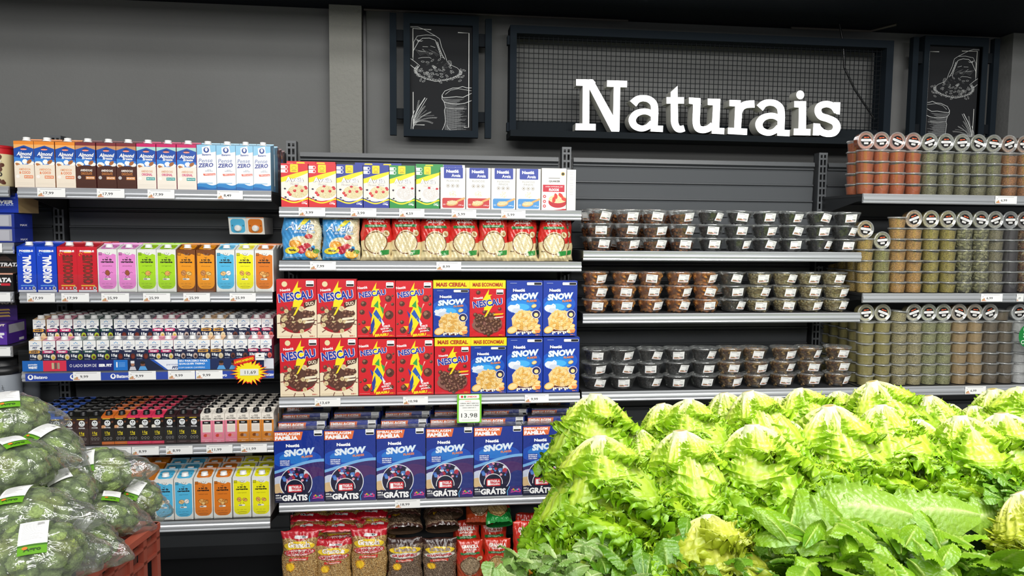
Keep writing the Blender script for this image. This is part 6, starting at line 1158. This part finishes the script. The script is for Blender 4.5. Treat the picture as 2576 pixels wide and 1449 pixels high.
# stand under the greens
mb=MB(); v=[(.50,1.36,.55),(1.62,1.36,.55),(2.30,2.62,.72),(.62,2.62,.72),(.50,1.36,.66),(1.62,1.36,.66),(2.30,2.62,.80),(.62,2.62,.80)]; mb.add(v,[(0,1,5,4),(1,2,6,5),(2,3,7,6),(3,0,4,7),(4,5,6,7),(3,2,1,0)],'#1c2a18')
r_=link('produce_stand',None); tag(r_,'dark sloping produce stand hidden under the lettuce and leafy greens','produce stand'); link('tray',mb.mesh('tray',M_PLAST),r_)
for x,y in ((.7,1.5),(1.6,1.5),(.75,2.5),(2.15,2.5)): mb=MB(); mb.box(x-.03,y-.03,0,x+.03,y+.03,.56,'#222222'); link('leg',mb.mesh('leg',M_METAL),r_)
# ================================================================== bagged broccoli
def broc(seed,elong=1.):
    r=np.random.default_rng(seed); nu,nv=110,64; u=np.linspace(0,2*PI,nu,endpoint=False)[None,:]; v=np.linspace(.02,PI-.02,nv)[:,None]
    D=np.stack([np.sin(v)*np.cos(u),np.sin(v)*np.sin(u),np.cos(v)*np.ones_like(u)],-1); n=42; g=(1+5**.5)/2; k=np.arange(n)+.5; ph=np.arccos(1-2*k/n); th=2*PI*k/g+r.uniform(0,6)
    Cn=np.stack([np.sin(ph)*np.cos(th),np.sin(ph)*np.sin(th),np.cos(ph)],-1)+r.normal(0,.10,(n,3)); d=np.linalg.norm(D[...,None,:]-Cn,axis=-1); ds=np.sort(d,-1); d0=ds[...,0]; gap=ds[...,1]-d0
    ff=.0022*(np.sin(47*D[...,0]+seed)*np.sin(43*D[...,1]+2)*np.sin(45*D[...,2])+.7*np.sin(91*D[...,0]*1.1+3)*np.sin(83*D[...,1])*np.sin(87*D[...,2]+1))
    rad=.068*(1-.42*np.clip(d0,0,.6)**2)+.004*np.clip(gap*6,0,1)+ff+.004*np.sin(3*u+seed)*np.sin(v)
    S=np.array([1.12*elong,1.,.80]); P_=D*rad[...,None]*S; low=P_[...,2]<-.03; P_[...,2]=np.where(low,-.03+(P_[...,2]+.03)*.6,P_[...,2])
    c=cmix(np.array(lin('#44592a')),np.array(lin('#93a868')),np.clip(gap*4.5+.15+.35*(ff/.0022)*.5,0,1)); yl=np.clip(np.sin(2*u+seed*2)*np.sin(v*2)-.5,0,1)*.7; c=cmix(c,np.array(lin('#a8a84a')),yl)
    i=np.arange(nv-1)[:,None]*nu; j=np.arange(nu)[None,:]; F=np.stack([(i+j),(i+nu+j),(i+nu+(j+1)%nu),(i+(j+1)%nu)],-1).reshape(-1,4)
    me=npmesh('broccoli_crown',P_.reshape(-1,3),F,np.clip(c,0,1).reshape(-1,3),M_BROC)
    nu,nv=80,44; u=np.linspace(0,2*PI,nu,endpoint=False)[None,:]; v=np.linspace(.02,PI-.02,nv)[:,None]; D=np.stack([np.sin(v)*np.cos(u),np.sin(v)*np.sin(u),np.cos(v)*np.ones_like(u)],-1)
    tl=np.array([.96,-.1,-.25]); tl/=np.linalg.norm(tl); q=np.clip(D@tl,0,1); q2=np.clip(D@(-tl),0,1); rad=.0735+.040*q**10+.03*q2**12+.0022*np.sin(9*u+3*v+seed)*np.sin(v)+.0016*np.sin(23*u-5*v)*np.sin(v)**2+.006*q**4*np.sin(14*u+seed)*np.sin(8*v)
    P2=D*rad[...,None]*S*1.0; P2[...,2]=np.where(P2[...,2]<-.03,-.03+(P2[...,2]+.03)*.62,P2[...,2]); i=np.arange(nv-1)[:,None]*nu; j=np.arange(nu)[None,:]; F=np.stack([(i+j),(i+nu+j),(i+nu+(j+1)%nu),(i+(j+1)%nu)],-1).reshape(-1,4)
    fm=npmesh('film_bag',P2.reshape(-1,3),F,np.ones((nu*nv,3)),M_BAGF)
    mb=MB()
    def fn(a,b,d=0.):  # label over the top, running back to front
        X=(a-.5)*.042; t=(b-.78)*.80; rr=.0755+d+.0006*math.sin(a*9)*math.sin(b*7); s_=math.sin(t); return (X*1.1, -rr*s_*1.02, rr*.80*math.cos(t)*math.sqrt(max(0,1-(X/.078)**2))+.003)
    mb.grid(lambda a,b:fn(a,b),lambda a,b:'#eeeeec',12,20); p=Pan(mb,(0,0,0),(.046,0,0),(0,0,.09),fn=fn,eps=3e-5,base=.0004)
    for k in range(18): p.rect(.1,.08+.036*k,.1+random.uniform(.35,.8),.088+.036*k,'#b8b8b8')
    for k in range(14): p.rect(.62+.018*k,.1,.625+.018*k,.22,'#555')
    mb.grid(lambda a,b:fn(a,.86+.30*b,.0006),lambda a,b:'#5f9c14' if b>.1 else '#3a6a14',10,5); 
    q_=Pan(mb,(0,0,0),(.046,0,0),(0,0,.03),fn=lambda a,b,d:fn(a,.86+.30*b,d+.001),eps=3e-5,base=.0004); v_,f_=tmesh('Agro',.04); mb.add([q_.P(.5+x*.6,.55-y*.5) for x,y in v_],f_,'#2c4a14'); q_.disc(.25,.35,.1,'#e07828',n=10)
    lm=mb.mesh('paper_label',M_PAPER)
    return T('bagged_broccoli','broccoli',('broccoli_crown',me),('film_bag',fm),('paper_label',lm))
BV=[broc(s,[1,1.15,1.05,1.2][s-1]) for s in range(1,5)]
BRO=[(22,1058,1.86,1.02,.0,0,(.5,0,.5),'top one at the left edge, highest of the heap'),(116,1140,1.82,.98,.0,1,(.45,.1,-.5),'below and right of the top one, tilted label'),(30,1180,1.66,1.05,.0,2,(.2,0,.9),'left edge, second from the top'),(232,1198,1.86,.95,.0,3,(.75,-.2,.2),'upper right one with green tag on top'),(156,1256,1.72,.98,0,1,(.5,.2,-.9),'center of the heap, label at its left'),(342,1256,1.9,.76,0,0,(.8,.3,-.1),'rightmost one, bag tail over the crate corner'),
(268,1296,1.74,.8,0,2,(.2,.25,.3),'lower right one resting on the crate rim'),(52,1310,1.54,1.0,0,3,(.3,-.1,.15),'left edge, wide flattened one'),(92,1400,1.46,1.02,0,0,(.75,0,.35),'bottom left one with green corner tag'),(208,1368,1.6,.76,0,1,(.6,.1,-.2),'bottom one beside the crate rim, green tag'),(-60,1250,1.7,1.05,0,0,(.4,0,.2),'partly cut by the left photo edge'),(170,1190,1.95,.95,0,2,(.2,0,0),'deep one wedged behind the heap'),]
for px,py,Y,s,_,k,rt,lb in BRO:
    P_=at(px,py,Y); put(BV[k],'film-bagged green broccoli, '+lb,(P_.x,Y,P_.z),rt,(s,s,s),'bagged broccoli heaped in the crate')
# crate
Yc=1.80; c0=at(399,1314,Yc); zr=c0.z; ca=math.atan2(.0443,.26)  # rotation of the crate
cr=link('produce_crate',None); cr.location=(c0.x,Yc,zr-.30); cr.rotation_euler=(0,0,-ca); tag(cr,'brick red slatted plastic crate holding the bagged broccoli','crate')
def wallc(Lw,side):
    mb=MB(); c='#8e4334'; c2='#a04c3a'; t=.012
    def b(u0,z0,u1,z1,d0,d1,cc=c):
        if side=='y': mb.box(-d1,-u1,z0,-d0,-u0,z1,cc)
        elif side=='y2': mb.box(d0-.36,-u1,z0,d1-.36,-u0,z1,cc)
        elif side=='x': mb.box(-u1,-d1,z0,-u0,-d0,z1,cc)
        else: mb.box(-u1,d0-Lx,z0,-u0,d1-Lx,z1,cc)
    Lx=.58
    b(0,.285,Lw,.300,-.004,.022,c2); b(0,.262,Lw,.268,-.002,.014); b(0,.225,Lw,.232,-.002,.014); b(0,.0,Lw,.04,0,.012); b(0,.10,Lw,.108,-.002,.012)
    n=int(Lw/.055)
    for k in range(n+1):
        u=k*(Lw-.014)/n; b(u,.0,u+.014,.29,-.002,.012)
        if k<n and k%2==0: b(u+.014,.232,u+.055,.262,.004,.010)
        if k<n and k%2: b(u+.014,.108,u+.03,.225,.004,.010)
    return mb
for sd,L_ in (('y',.58),('y2',.58),('x',.36),('x2',.36)): link('crate_side',wallc(L_,sd).mesh('crate_side',M_PLAST),cr)
mb=MB(); mb.box(-.36,-.58,0,0,0,.01,'#84402f'); link('crate_bottom',mb.mesh('crate_bottom',M_PLAST),cr)
mb=MB(); mb.box(-.40,-.62,-(zr-.30)+.0,.01,.01,-.002,'#1d1e20'); o=link('display_plinth',mb.mesh('display_plinth',M_METAL)); o.location=(c0.x,Yc,zr-.30); o.rotation_euler=(0,0,-ca); tag(o,'black display plinth under the red produce crate','plinth')
